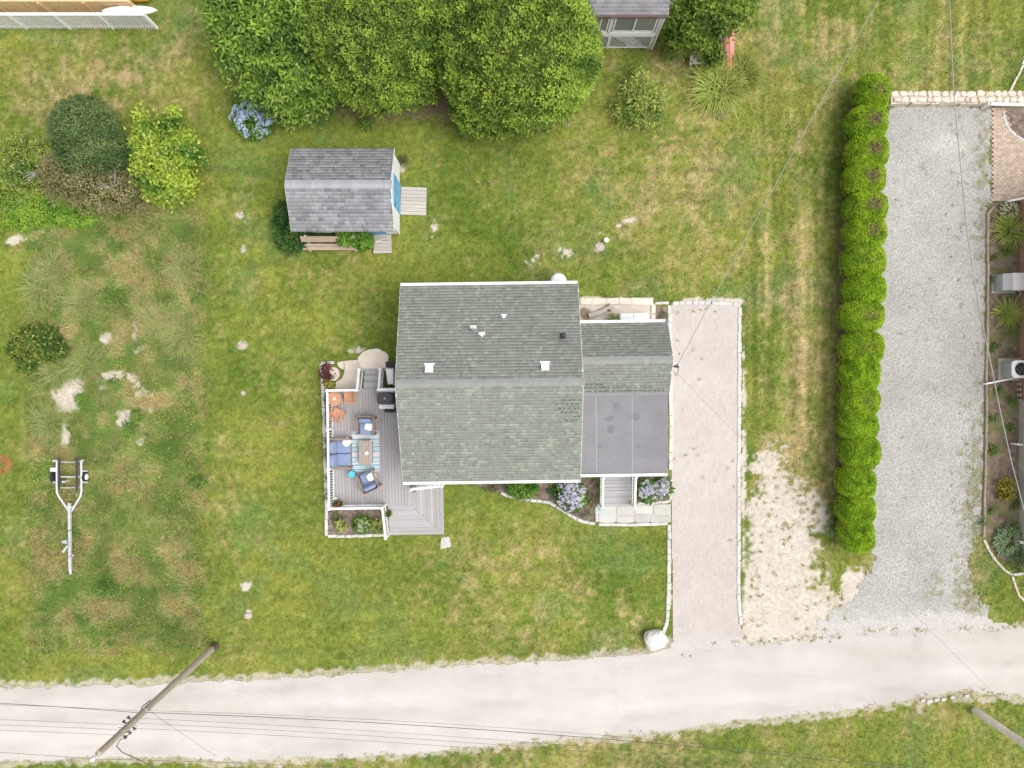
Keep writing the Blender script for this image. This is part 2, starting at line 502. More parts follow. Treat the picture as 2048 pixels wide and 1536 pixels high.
DRYS = [(180,140,150,60,.30),(330,130,60,60,.22),(130,240,60,40,.12),(160,330,60,40,.0),(260,560,160,90,.10),(230,780,160,160,.16),(270,1030,140,140,.12),(40,1090,50,160,.12),
        (860,450,50,50,.16),(1090,520,90,50,.22),(1230,450,70,30,.18),(1600,620,26,220,.16),(1640,330,30,120,.14),(1590,760,20,120,.22),
        (1560,930,80,50,.35),(1660,700,12,400,.10),(900,330,60,30,.12),(1900,100,120,60,.14),(1660,100,60,100,.14),(560,1100,60,40,.14),(640,1230,60,40,.10),(1230,1080,120,26,.10),
        (870,1200,140,40,.10),(500,560,80,40,.12),(470,440,40,60,.14),(720,660,60,40,.14),(700,560,80,40,.10),(1000,1100,140,40,.12),(1300,350,160,80,.08),(1700,1400,300,60,.10),(1960,1480,80,60,.12),
        (450,1010,30,140,.12),(1880,1430,60,30,.15),(60,620,40,40,.05),(400,700,10,300,.15),(300,1270,60,16,.3),(20,740,30,25,.3)]
GREENS = [(560,300,140,40,.22),(800,290,200,30,.12),(30,560,40,60,.25),(30,640,25,90,.2),(420,180,30,60,.2),(480,1100,60,80,.16),(600,1250,140,60,.14),(1000,420,160,80,.06),(1500,330,60,200,.12),
          (1330,250,90,40,.12),(1440,560,50,60,.12),(1300,1100,60,30,.25),(1340,1200,40,90,.12),(2010,1190,40,60,.55),(1700,1130,30,60,.12),(1130,1090,80,40,.12),(120,1260,200,60,.12),(1500,880,20,40,.2),(1700,250,20,200,.08),(1660,960,26,140,.12),(860,490,60,20,.10)]

def top_d(px, py):
    top = np.interp(px, [p[0] for p in ROAD[:16]], [p[1] for p in ROAD[:16]])
    bot = np.interp(px, [p[0] for p in ROAD[16:]][::-1], [p[1] for p in ROAD[16:]][::-1])
    d = np.maximum(top - py, py - bot)
    return np.where((px > 1480) & (px < 1720) & (py < 1300), 999, d)
def sand_mask(px, py, X, Y):
    n = fbm(X, Y, 2.4, 40, 4) - .5
    gs = gsum(px, py, SANDS)
    v = gs * .92 + (n * 1.2 + (fbm(X, Y, 8.0, 43, 3) - .5) * .9) * np.minimum(1, gs * 2.2)
    m = sstep(.38, .62, v)
    # bare parking lot, grown through by weeds from its edges
    ins = gsum(px, py, [(1560,1180,78,120,1.0),(1560,1030,80,70,.8),(1570,1260,90,60,1.0),(1620,1240,60,50,.6)])
    n2 = fbm(X, Y, 5.0, 47, 3) - .5; n3 = fbm(X, Y, 1.1, 49, 3) - .5
    lot = sstep(.22, .62, ins + (n2 * 1.15 + n3 * .6) * np.minimum(1, ins * 3)) * sstep(1480, 1488, px)
    m = np.maximum(m, lot)
    # pale verge along the road
    top = np.interp(px, [p[0] for p in ROAD[:16]], [p[1] for p in ROAD[:16]])
    bot = np.interp(px, [p[0] for p in ROAD[16:]][::-1], [p[1] for p in ROAD[16:]][::-1])
    d = np.maximum(top - py, py - bot)
    n4 = fbm(X, Y, 3.2, 53, 4) - .5
    verge = sstep(.35, .75, 1 - d / 18 + n4 * 1.5) * sstep(34, 18, d)
    return np.maximum(m, verge)
def meadow_mask(px, py, X, Y):
    n = (fbm(X, Y, 1.0, 61, 3) - .5) * 60
    return sstep(-30, 40, px + n - 66) * sstep(-12, 50, 412 + n * .5 - px) * sstep(-40, 30, py + n - 430) * sstep(-30, 60, 1300 + n - py)

def ground_col(X, Y):
    px, py = PX(X, Y)
    n1 = fbm(X, Y, .35, 1, 5); n2 = fbm(X, Y, 1.6, 9, 4); n3 = fbm(X, Y, 5.5, 15, 3); n0 = fbm(X, Y, .11, 21, 3)
    g = mixcol((.100, .175, .027), (.235, .275, .055), (n1 - .5) * 1.5 + (n3 - .5) * .9 + .5)
    blue = sstep(.55, .72, fbm(X, Y, .5, 71, 4))[:, None] * .55
    g = g * (1 - blue) + np.array([.135, .225, .062])[None] * blue
    # mown wheel tracks up the right-hand lawn
    tr = np.exp(-((px - 1535 - 0*py) / 9) ** 2) + .8 * np.exp(-((px - 1600) / 8) ** 2) + .6 * np.exp(-((px - 1640) / 7) ** 2)
    tr = tr * sstep(1010, 800, py) * sstep(-50, 100, py)
    stripe = (fbm(X * 3.2, Y * .16, 1.0, 501, 3) - .5) * sstep(1470, 1520, px) * sstep(1000, 800, py)
    dry = (n2 - .5) * 1.0 + (n0 - .5) * 1.0 + (n3 - .5) * .5 + stripe * .5 + gsum(px, py, DRYS) * 1.15 - gsum(px, py, GREENS) + tr * .18 + .05
    md = meadow_mask(px, py, X, Y)
    dry = dry + md * .10
    d = sstep(-.10, 1.0, dry)[:, None] * .92
    straw = mixcol((.37, .31, .145), (.50, .405, .245), (n3 - .35) * 2.0)
    c = g * (1 - d) + straw * d
    stripe_v = (fbm(X * 3.2, Y * .16, 1.0, 501, 3) - .5) * sstep(1470, 1520, px) * sstep(1000, 800, py)
    stripe_h = (fbm(X * .14, Y * 2.4, 1.0, 505, 3) - .5) * sstep(1480, 1440, px)
    c = c * (1 + (fbm(X, Y, 3.4, 27, 2, .8) - .5) * .34 + (vnoise(X * 9, Y * 9, 29) - .5) * .36 + stripe_v * .75 + stripe_h * .34)[:, None]
    c = c * np.array([1.03, .94, .90])[None]
    # the unmown meadow: olive and rust seed heads
    m2 = fbm(X, Y, .9, 81, 5)
    mead = mixcol((.175, .22, .058), (.46, .385, .185), (m2 - .5) * 3.0 + .42)
    rust = sstep(.52, .78, fbm(X, Y, .6, 91, 4))[:, None]
    mead = mead * (1 - rust * .6) + np.array([.38, .285, .125])[None] * rust * .6
    c = c * (1 - md[:, None] * .65) + mead * md[:, None] * .65
    s = sand_mask(px, py, X, Y)
    s = np.minimum(s, np.where(top_d(px, py) < 40, .62, 1.0))
    sand = mixcol((.50, .44, .36), (.62, .56, .485), fbm(X, Y, 3.0, 95, 3))
    c = c * (1 - s[:, None]) + sand * s[:, None]
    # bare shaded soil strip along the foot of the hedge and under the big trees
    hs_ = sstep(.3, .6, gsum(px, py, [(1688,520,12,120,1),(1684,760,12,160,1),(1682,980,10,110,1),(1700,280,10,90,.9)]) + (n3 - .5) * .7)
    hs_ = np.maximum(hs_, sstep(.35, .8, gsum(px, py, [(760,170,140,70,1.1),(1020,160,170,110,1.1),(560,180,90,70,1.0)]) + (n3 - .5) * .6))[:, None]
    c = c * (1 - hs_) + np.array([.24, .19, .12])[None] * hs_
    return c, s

def axis(a, b, step, far):
    core = np.arange(a, b + step*.5, step)
    lo = a - np.cumsum(np.geomspace(step*2, far*.45, 16)); hi = core[-1] + np.cumsum(np.geomspace(step*2, far*.45, 16))
    return np.concatenate([lo[::-1], core, hi])
gx, gy = axis(-24.0, 24.0, .085, 500), axis(-18.2, 18.2, .085, 500)
GXX, GYY = np.meshgrid(gx, gy)
nx, ny = len(gx), len(gy)
V = np.stack([GXX.ravel(), GYY.ravel(), np.zeros(nx*ny)], 1)
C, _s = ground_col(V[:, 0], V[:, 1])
V[:, 2] = (fbm(V[:, 0], V[:, 1], .8, 33, 3) - .62) * .02 - .004
V[:, 2] = np.minimum(V[:, 2], -.001)
i = (np.arange(ny-1)[:, None] * nx + np.arange(nx-1)[None]).ravel()
F = np.stack([i, i+1, i+nx+1, i+nx], 1)
tag(link("ground", np_mesh("ground", V, F, C, True), M['ground']), "patchy green and straw coloured lawn with bare sandy spots", kind="structure")

def sheet(name, poly, z, step, colf, m, label=None, rag=0.0, nscale=2.5, seed=100, parent=None):
    """a thin ground cover that follows a ragged outline, laid z above the lawn"""
    P = np.array(poly, float)
    x0, x1 = (P[:, 0].min() - 1024) * S - .3, (P[:, 0].max() - 1024) * S + .3
    y0, y1 = (768 - P[:, 1].max()) * S - .3, (768 - P[:, 1].min()) * S + .3
    xs, ys = np.arange(x0, x1, step), np.arange(y0, y1, step)
    A, B = np.meshgrid(xs, ys)
    A, B = A.ravel(), B.ravel()
    px, py = PX(A, B)
    dx = (fbm(A, B, nscale, seed, 4) - .5) * rag; dy = (fbm(A, B, nscale, seed + 31, 4) - .5) * rag
    ins = in_poly(px + dx, py + dy, poly).reshape(len(ys), len(xs))
    cell = ins[:-1, :-1] & ins[1:, :-1] & ins[:-1, 1:] & ins[1:, 1:]
    j, i = np.nonzero(cell)
    n = len(xs)
    F = np.stack([j*n+i, j*n+i+1, (j+1)*n+i+1, (j+1)*n+i], 1)
    used, inv = np.unique(F.ravel(), return_inverse=True)
    V = np.stack([A, B, np.full(len(A), z)], 1)[used]
    V[:, 2] += (fbm(V[:, 0], V[:, 1], 3, seed + 5, 3) - .5) * .003
    C = colf(V[:, 0], V[:, 1])
    o = link(name, np_mesh(name, V, inv.reshape(-1, 4), C, True), m, parent)
    if label: tag(o, label, kind="structure")
    return o

M['sheet'] = mat("loose_gravel_and_dust", attr=True, rough=.95, var=.05, scale=2.0, fine=.10, bump=.5, bscale=30, spec=.08)
M['roadsheet'] = mat("packed_pale_dust", attr=True, rough=.95, var=.04, scale=1.5, fine=.03, bump=.15, bscale=30, spec=.08)
M['gravelsheet'] = mat("crushed_grey_stone", attr=True, rough=.95, var=.08, scale=3.0, fine=.42, bump=1.0, bscale=24, spec=.08)
def road_col(X, Y):
    t = fbm(X*.22, Y, 1.4, 140, 4); u = fbm(X, Y, .5, 145, 4)
    c = mixcol((.475, .445, .405), (.57, .54, .50), (t - .5)*1.3 + (u - .5)*.9 + .5)
    px, py = PX(X, Y)
    top = np.interp(px, [p[0] for p in ROAD[:16]], [p[1] for p in ROAD[:16]])
    bot = np.interp(px, [p[0] for p in ROAD[16:]][::-1], [p[1] for p in ROAD[16:]][::-1])
    v = (py - top) / np.maximum(bot - top, 1) + (fbm(X, Y, .25, 149, 2) - .5) * .12
    tracks = np.exp(-((v - .3) / .09) ** 2) + np.exp(-((v - .68) / .09) ** 2)          # packed wheel tracks, loose grit between
    grit = sstep(.45, .75, fbm(X * .35, Y * 1.6, 1.0, 151, 4)) * (1 - np.minimum(tracks, 1))
    spots = sstep(.70, .78, fbm(X, Y, 1.1, 153, 4))
    return c * (1 + .035 * tracks - .075 * grit - .05 * spots)[:, None]
sheet("road", ROAD, .012, .06, road_col, M['roadsheet'], "pale dusty gravel road along the foot of the lawn", rag=16, nscale=2.2)
def drive_col(X, Y):
    t = fbm(X, Y, .5, 150, 4)
    px, py = PX(X, Y)
    c = mixcol((.485, .435, .395), (.535, .49, .455), (t - .5)*1.4 + .5)
    # courses of small pavers, their joints a little darker
    bx = (X / .105 + (np.floor(Y / .21) % 2) * .5)
    blockv = vnoise(np.floor(bx) * 7.31, np.floor(Y / .21) * 3.17, 155)[:, None]
    c = c * (.93 + .14 * blockv)
    fade = sstep(1255, 1300, py)[:, None]
    return c * (1 - fade) + np.array([.53, .50, .47])[None] * fade
driveway = sheet("driveway", DRIVE, .014, .05, drive_col, M['sheet'], "pale paved driveway between white stone kerbs beside the house", rag=2)
def gravel_col(X, Y):
    px, py = PX(X, Y)
    t = fbm(X, Y, .7, 160, 4); n = fbm(X, Y, 3.5, 165, 4); sp = RNG.rand(len(X))
    c = mixcol((.365, .352, .328), (.48, .466, .436), (t - .5)*1.2 + .5)
    c = c * (.86 + .28 * sp)[:, None]
    weed = sstep(.5, .8, gsum(px, py, [(1965,300,18,140,.6),(1950,470,30,60,.35),(1945,1000,26,120,.6),(1880,560,30,80,.18),(1960,850,20,160,.4),(1830,600,20,80,.14),(1900,1180,60,60,.5),(1690,1235,60,40,.6),(1950,1220,60,40,.7)]) + (n - .5) * 1.8 + .12)[:, None]
    c = c * (1 - weed * .6) + np.array([.22, .215, .08])[None] * weed * .6
    pale = sstep(.35, .75, gsum(px, py, [(1890,290,50,26,.9),(1900,1240,140,26,.9),(1660,1275,80,26,1.0),(1780,1255,150,18,.8)]) + (n - .5) * .6)[:, None]
    pale = np.maximum(pale, (sstep(1190, 1262, py + (n - .5) * 60))[:, None])
    return c * (1 - pale) + np.array([.525, .50, .465])[None] * pale
sheet("gravel_driveway", GRAVEL, .008, .05, gravel_col, M['gravelsheet'], "grey crushed stone drive beyond the clipped hedge", rag=44, nscale=3.2)
def mulch_col(X, Y):
    n = fbm(X, Y, 7, 170, 3); r = RNG.rand(len(X))
    return mixcol((.13, .095, .078), (.34, .265, .215), (n - .5) * 1.6 + r * .55 + .2)
M['mulchsheet'] = mat("bark_mulch", attr=True, rough=.95, var=.2, scale=9, fine=.3, bump=1.0, bscale=40, spec=.05)
def soil_col(X, Y):
    n = fbm(X, Y, 2.0, 190, 4); m_ = fbm(X, Y, 5, 195, 3)
    c = mixcol((.17, .125, .092), (.32, .255, .195), (m_ - .5) * 1.8 + RNG.rand(len(X)) * .3 + .3)
    g_ = sstep(.52, .66, n)[:, None] * .75
    return c * (1 - g_) + np.array([.19, .22, .07])[None] * g_
for nm, pl, lab in (("mulch_bed_by_deck", BED_BL, "brown mulch bed wrapping the white deck railing"),
                    ("mulch_bed_by_house", BED_F, "curved brown mulch bed along the front of the house"),
                    ("mulch_bed_by_steps", BED_F2, "small mulch bed under the hydrangeas by the front steps"),
                    ("mulch_strip", BED_B, "narrow mulch strip between the back patio and the driveway"),
                    ("garden_bed", BED_R, "long weedy soil bed along the tan neighbouring wall")):
    sheet(nm, pl, .010, .05, soil_col if nm == 'garden_bed' else mulch_col, M['mulchsheet'], lab, rag=3)
def pit_col(X, Y):
    n = fbm(X, Y, 2.2, 180, 4); px, py = PX(X, Y)
    d = sstep(.4, .75, gsum(px, py, [(1175,632,18,14,.8),(1205,622,10,8,.8),(1165,622,10,12,.5)]) + (n - .5) * 1.0)[:, None]
    c = mixcol((.50, .43, .36), (.66, .60, .54), n)
    return c * (1 - d) + np.array([.27, .20, .15])[None] * d
backpit = sheet("back_patio", BACKPIT, .010, .05, pit_col, M['sheet'], "small dusty stone patio behind the low wing roof", rag=2)

# ---- kerbs and edgings: every stone on its own
def edging(parent, pts, name, w, h, lmin, lmax, m, jit=.015, z0=-.02):
    P = [W(x, y, h) for x, y in pts]
    for a, b in zip(P[:-1], P[1:]):
        d = b - a; L = d.length; t = 0; d.normalize()
        ang = math.atan2(d.y, d.x)
        while t < L - .05:
            l = min(random.uniform(lmin, lmax), L - t)
            if L - t - l < lmin * .5: l = L - t
            c = a + d * (t + l/2)
            mb = MB().stone(0, 0, z0, h, l - .012, w, 0, jit, 8, 5)
            o = link(name, mb.mesh(name), m, parent)
            o.location = (c.x + random.uniform(-.01, .01), c.y + random.uniform(-.01, .01), random.uniform(-.008, .008)); o.rotation_euler = (0, 0, ang + random.uniform(-.03, .03))
            t += l
edging(driveway, [(1340,610),(1341,700),(1343,860),(1342,940)], "kerb_stone", .17, .06, .30, .5, M['kerb'])
edging(driveway, [(1339,1050),(1338,1150),(1337,1210),(1335,1245),(1326,1268)], "kerb_stone", .16, .06, .25, .42, M['kerb'])
edging(driveway, [(1346,606),(1410,605),(1482,609)], "kerb_stone", .17, .06, .22, .36, M['kerb'])
edging(driveway, [(1480,614),(1479,800),(1478,1000),(1478,1200),(1483,1250)], "kerb_stone", .16, .06, .26, .45, M['kerb'])
beds = {o.name: o for o in COL.objects if o.name.startswith(("mulch", "garden"))}
edging(beds["mulch_bed_by_deck"], [(642,728),(646,800),(649,900),(652,1000),(652,1072)], "edging_stone", .14, .10, .30, .55, M['kerb'])
edging(beds["mulch_bed_by_deck"], [(655,1073),(700,1073),(768,1070)], "edging_stone", .14, .10, .26, .45, M['kerb'])
edging(beds["mulch_bed_by_deck"], [(642,726),(668,725)], "edging_stone", .14, .10, .25, .4, M['kerb'])
edging(beds["mulch_bed_by_house"], [(1002,986),(1030,996),(1060,1000),(1100,1006),(1122,1019),(1144,1033),(1165,1044),(1190,1048)], "edging_stone", .14, .10, .22, .36, M['kerb'])
edging(beds["mulch_bed_by_house"], [(1193,1014),(1193,1044)], "edging_stone", .13, .10, .22, .36, M['kerb'])
edging(beds["mulch_bed_by_steps"], [(1276,1006),(1310,1006),(1338,1003),(1341,1000),(1342,960)], "edging_stone", .12, .08, .22, .36, M['kerb'])
edging(beds["mulch_strip"], [(1310,606),(1338,606)], "edging_stone", .13, .08, .22, .36, M['kerb'])
edging(backpit, [(1160,602),(1212,602),(1262,602),(1306,603)], "rim_stone", .32, .10, .5, .8, M['sandstone'], .03)
edging(backpit, [(1307,608),(1307,640)], "rim_stone", .2, .10, .4, .6, M['sandstone'], .02)
edging(beds["garden_bed"], [(1990,412),(1978,426),(1977,640),(1975,760),(1974,900),(1971,1000),(1970,1075)], "edging_timber", .10, .13, .9, 1.3, M['timber'], .008)
edging(beds["garden_bed"], [(1970,1080),(1978,1098),(1992,1120),(2010,1140),(2026,1150)], "edging_stone", .10, .10, .25, .4, M['stone'], .012)
edging(beds["garden_bed"], [(2028,1150),(2060,1146)], "edging_stone", .12, .10, .25, .4, M['kerb'], .012)
edging(beds["garden_bed"], [(2026,1153),(2032,1172),(2040,1192),(2052,1204)], "edging_stone", .10, .08, .2, .34, M['stone'], .012)

# ---- brick walk at the right
walk = sheet("brick_path", BRICKS, .008, .1, lambda X, Y: np.tile([[.30, .25, .18]], (len(X), 1)), M['sheet'], "tan brick path beside the grey gravel drive")
bm = MB().cbox(0, 0, .02, .196, .094, .05, 0, .002).mesh("brick")
bm.materials.append(M['brick'])
arc = lambda px, py: (px > 2007 and (px - 2075) ** 2 / 68 ** 2 + (py - 222) ** 2 / 66 ** 2 < 1)
nb = 0
y = W(0, 400).y
row = 0
while y < W(0, 216).y:
    x = W(1988 - (0 if row % 2 else 4), 0).x + .05
    while x < W(2062, 0).x:
        px, py = 1024 + x / S, 768 - y / S
        if not arc(px - 5, py) and px > 1986 and nb < 420:
            o = link("brick", bm, None, walk)
            o.location = (x, y, random.uniform(-.006, .006)); o.rotation_euler = (0, 0, random.uniform(-.03, .03)); nb += 1
        x += .205
    y += .102; row += 1
ring = sheet("round_bed", [(2008 + 66*(1-math.cos(a)), 222 + 62*math.sin(a)) for a in np.linspace(0, math.pi/2, 14)] + [(2080, 216)], .016, .05, mulch_col, M['mulchsheet'], "round soil bed inside a pale stone ring by the brick path")
edging(ring, [(2008 + 66*(1-math.cos(a)), 222 + 62*math.sin(a)) for a in np.linspace(0, math.pi/2, 8)], "edging_stone", .11, .09, .25, .4, M['kerb'])

# ---- front walk and side slabs
fw = sheet("front_walk", WALKF, .008, .1, lambda X, Y: np.tile([[.5, .47, .42]], (len(X), 1)), M['sheet'], "bluestone front walk at the foot of the grey steps")
for (a, b, c, d) in ((1197,1232,1012,1046),(1233,1268,1012,1030),(1233,1268,1031,1046),(1269,1305,1010,1028),(1269,1300,1029,1046),(1306,1340,1008,1030),(1301,1340,1031,1046)):
    p, q = W(a, d), W(b, c)
    mb = MB().stone((p.x+q.x)/2, (p.y+q.y)/2, 0, .03, q.x-p.x-.02, q.y-p.y-.02, 0, .012, 12, 9)
    link("paving_slab", mb.mesh("paving_slab"), M['bluestone'], fw)
edging(fw, [(1198,1049),(1240,1050),(1300,1049),(1336,1047)], "edging_stone", .13, .07, .3, .5, M['kerb'])
def slab(pxs, z, m, name, parent, th=.06):
    mb = MB().prism([tuple(W(x, y, z))[:2] for x, y in pxs], z - th, z)
    return link(name, mb.mesh(name), m, parent)
def ragged(pxs, n=5, j=1.2):
    out = []
    for k, (x, y) in enumerate(pxs):
        x2, y2 = pxs[(k+1) % len(pxs)]
        for t in range(n):
            out.append((x + (x2-x)*t/n + random.uniform(-j, j), y + (y2-y)*t/n + random.uniform(-j, j)))
    return out
land = tag(slab(ragged([(716,716),(724,704),(740,698),(758,697),(770,704),(778,714),(776,728),(774,742),(748,744),(722,742)], 3, 1), .09, M['sandstone'], "sandstone_slab", None, .10), "large round edged pale sandstone slab at the top of the deck stairs", "stone slab", "sandstone slabs by the deck")
tag(slab(ragged([(688,722),(720,720),(720,778),(670,778),(672,764),(684,757),(689,742)], 3, .8), .055, M['sandstone'], "sandstone_slab", None, .06), "rectangular pale sandstone slab beside the upper deck stairs", "stone slab", "sandstone slabs by the deck")
tag(slab([(667 + 12*math.cos(a) + random.uniform(-.6,.6), 748 + 14*math.sin(a)) for a in np.linspace(0, 6.1, 18)], .09, M['sandstone'], "sandstone_slab", None, .09), "round sandstone stepping slab beside the purple plant", "stone slab", "sandstone slabs by the deck")
tag(slab(ragged([(675,724),(688,722),(687,740),(676,732)], 3, .8), .05, M['sandstone'], "sandstone_slab", None, .05), "small wedge shaped sandstone piece beside the round slab", "stone slab", "sandstone slabs by the deck")
tag(slab(ragged([(882,1076),(899,1073),(902,1094),(881,1098)], 3, .6), .03, M['bluestone'], "stepping_stone", None, .04), "square grey stepping stone in the lawn below the deck steps", "stepping stone")
# ---------------------------------------------------------------- buildings
def shingles(x0, x1, p_ridge, p_eave, expo, cols, wmin=.12, wmax=.30, th=.007, hole=None, light=.15):
    """courses of single tabs on one roof slope; p_* = (y, z)"""
    r, e = np.array(p_ridge), np.array(p_eave)
    L = np.linalg.norm(e - r); d = (e - r) / L
    nrm = np.array([-d[1], d[0]])
    if nrm[1] < 0: nrm = -nrm
    n = int(round(L / expo)); ex = L / n
    Vs, Fs, Cs = [], [], []
    for i in range(n):
        a = r + d * (i * ex); b = r + d * ((i + 1) * ex + .004)
        x = x0 - random.uniform(0, wmax)
        while x < x1:
            w = random.uniform(wmin, wmax)
            xa, xb = max(x, x0), min(x + w - .004, x1)
            x += w
            if xb - xa < .02: continue
            t = th * random.uniform(.6, 1.35)
            ta, tb = a + nrm * .003, b + nrm * t
            o = len(Vs)
            fl = b - nrm * .002
            Vs += [(xa, ta[0], ta[1]), (xb, ta[0], ta[1]), (xb, tb[0], tb[1]), (xa, tb[0], tb[1]), (xa, fl[0], fl[1]), (xb, fl[0], fl[1])]
            Fs += [(o, o+1, o+2, o+3), (o+3, o+2, o+5, o+4)]
            u = random.random()
            c = np.array(cols[1]) * random.uniform(.92, 1.08) if u < light else (np.array(cols[2]) * random.uniform(.9, 1.05) if u > .86 else np.array(cols[0]) * random.uniform(.93, 1.07))
            Cs += [c] * 6
    V, F = np.array(Vs), np.array(Fs)
    q = V[F[:, 0]]; nn = np.cross(V[F[:, 1]] - q, V[F[:, 3]] - q)
    if nn[0, 2] < 0: F = F[:, ::-1]
    return np_mesh("shingles", V, F, np.array(Cs))

def gutter(t, a, b, z, name="gutter", m=None, hang=.48, out=1):
    """open trough along y=const edges from a to b (local), with its hangers"""
    a, b = Vector((a[0], a[1], z)), Vector((b[0], b[1], z))
    d = (b - a).normalized(); n = Vector((d.y, -d.x, 0)) * out
    w, h = .11, .09
    mb = MB()
    mb.bar(a + n*.01 - Vector((0,0,h/2)), b + n*.01 - Vector((0,0,h/2)), .012, h)
    mb.bar(a + n*(w) - Vector((0,0,h/2)), b + n*(w) - Vector((0,0,h/2)), .02, h)
    mb.bar(a + n*(w/2) - Vector((0,0,h)), b + n*(w/2) - Vector((0,0,h)), w, .01)
    for e in (a, b): mb.bar(e + n*.012 - Vector((0,0,h/2)), e + n*w - Vector((0,0,h/2)), .012, h)
    g = t.add(name, mb, m or M['vinyl'])
    L = (b - a).length; k = .2
    hm = MB().bar(n*.015, n*(w-.012), .03, .012).mesh("hanger"); hm.materials.append(M['vinyl'])
    while k < L:
        o = link("hanger", hm, None, g); o.location = a + d*k - Vector((0,0,.006)); k += hang
    return g

def wall_shell(t, x0, x1, y0, y1, z0, ze, m, ridge=None, axis='x', name="wall"):
    mb = MB()
    if ridge is None:
        mb.box(x0, x1, y0, y1, z0, ze)
    else:
        ym = (y0 + y1) / 2
        v = [(x0,y0,z0),(x0,y1,z0),(x0,y1,ze),(x0,ym,ridge),(x0,y0,ze)]
        v += [(x1, p[1], p[2]) for p in v[:5]]
        mb.add(v, [(0,1,2,3,4)[::-1], (5,6,7,8,9), (0,5,9,4)[::1], (1,2,7,6), (2,3,8,7), (3,4,9,8), (0,1,6,5)])
    return t.add(name, mb, m)

def window(t, c, w, h, face, m_frame=None, name="window"):
    """framed window on a wall; c = centre on the wall plane, face = outward (x, y) unit"""
    n = Vector((face[0], face[1], 0)); s = Vector((-n.y, n.x, 0)); up = Vector((0, 0, 1)); c = Vector(c)
    mb = MB(); b = .07
    for q in (-1, 1):
        mb.bar(c + s*q*(w/2) - up*(h/2+b/2) + n*.02, c + s*q*(w/2) + up*(h/2+b/2) + n*.02, b, .05, up=tuple(n))
        mb.bar(c - s*(w/2-b/2) + up*q*h/2 + n*.02, c + s*(w/2-b/2) + up*q*h/2 + n*.02, .05, b)
    mb.bar(c - s*(w/2-b/2) + n*.02, c + s*(w/2-b/2) + n*.02, .04, .04)
    o = t.add(name, mb, m_frame or M['vinyl'])
    g = MB().bar(c - s*(w/2) + n*.008, c + s*(w/2) + n*.008, .012, h)
    t.add("pane", g, M['glass'], o)
    return o

# ---- the cottage
RZ = math.radians(.75)
house = T("cottage", "white cottage under a grey green shingle roof with a low wing", "house", (-.885, .05, 0), RZ)
xL, xR, yE, zE, zR = -3.645, 3.645, 4.0, 2.75, 4.40
wall_shell(house, xL+.16, xR-.16, -yE+.34, yE-.34, 0, zE-.12+.14, M['siding'], zR-.16)
# roof deck slabs, one per slope, with the shingle courses laid on them
def slope(t, x0, x1, pr, pe, th=.1, m=None, name="roof_slope"):
    (yr, zr), (ye, ze) = pr, pe
    v = [(x0,yr,zr),(x1,yr,zr),(x1,ye,ze),(x0,ye,ze)]
    v += [(p[0], p[1], p[2]-th) for p in v]
    mb = MB().add(v, [(0,1,2,3),(7,6,5,4),(0,4,5,1),(1,5,6,2),(2,6,7,3),(3,7,4,0)])
    return t.add(name, mb, m or M['white'])
ROOFC = ((.262, .278, .242), (.31, .345, .278), (.24, .254, .224))
for sgn in (1, -1):
    ro = slope(house, xL, xR, (0, zR), (sgn*yE, zE))
    sh = shingles(xL-.01, xR+.01, (0, zR+.004), (sgn*(yE+.03), zE-.008), .135, ROOFC, .10, .21)
    house.add("shingles", sh, M['shingle'], ro, kind="stuff")
capm = MB()
for s_ in (1, -1):
    capm.quad((0,0,.03), (.235,0,.03), (.235,s_*.15,-.032), (0,s_*.15,-.032))
    capm.quad((0,s_*.15,-.032), (.235,s_*.15,-.032), (.235,s_*.15,-.04), (0,s_*.15,-.04))
capmesh = capm.mesh("ridge_cap"); capmesh.materials.append(M['ridge'])
def ridgecaps(t, x0, x1, y, z):
    rv = t.add("ridge_vent", MB().bar((x0, y, z+.005), (x1, y, z+.005), .2, .03), M['ridge'])
    x = x0
    while x < x1 - .1:
        o = link("ridge_cap", capmesh, None, rv); o.location = (x, y, z + .022 + random.uniform(0, .004)); o.rotation_euler = (0, -.02, 0); x += .23
ridgecaps(house, xL, xR, 0, zR)
gutter(house, (xL, yE+.03), (xR, yE+.03), zE+.0, out=-1)
gutter(house, (xL, -yE-.03), (xR, -yE-.03), zE+.0, out=1)
for x in (xL-.012, xR+.012):
    for s_ in (1, -1):
        house.add("rake_board", MB().bar((x, 0, zR-.075), (x, s_*yE, zE-.075), .02, .14), M['white'])
# wing: gable part and the flat roof in front of it
g = lambda px, py, z: house.f(px, py, z)
wxR = g(1336, 700, 2.5).x; wx0 = xR - .14
wyN, wyR = g(1250, 647, 2.5).y, g(1250, 720, 3.42).y
wzE, wzR = 2.5, 3.42
wyS = wyR - 1.27; wzS = wzR - (wzR - wzE) * 1.27 / (wyN - wyR)
fyS = g(1250, 946, 2.42).y; fz0, fz1 = wzS - .03, 2.42
v = [(wxR-.15, wyN-.25), (wxR-.15, fyS+.25)]
mbw = MB().box(wx0, wxR-.15, fyS+.22, wyN-.25, 0, 2.36)
house.add("wing_wall", mbw, M['siding'])
gab = MB().add([(wxR-.15, wyN-.25, 2.36), (wxR-.15, wyR-1.2, 2.36), (wxR-.15, wyR-1.2, wzS-.06), (wxR-.15, wyR, wzR-.1), (wxR-.15, wyN-.25, wzE+.02)], [(0,1,2,3,4)])
house.add("gable_wall", gab, M['siding'])
ro = slope(house, wx0, wxR, (wyR, wzR), (wyN, wzE), .08); house.add("shingles", shingles(wx0+.15, wxR+.01, (wyR, wzR+.004), (wyN+.03, wzE-.008), .135, ROOFC, .10, .21), M['shingle'], ro, kind="stuff")
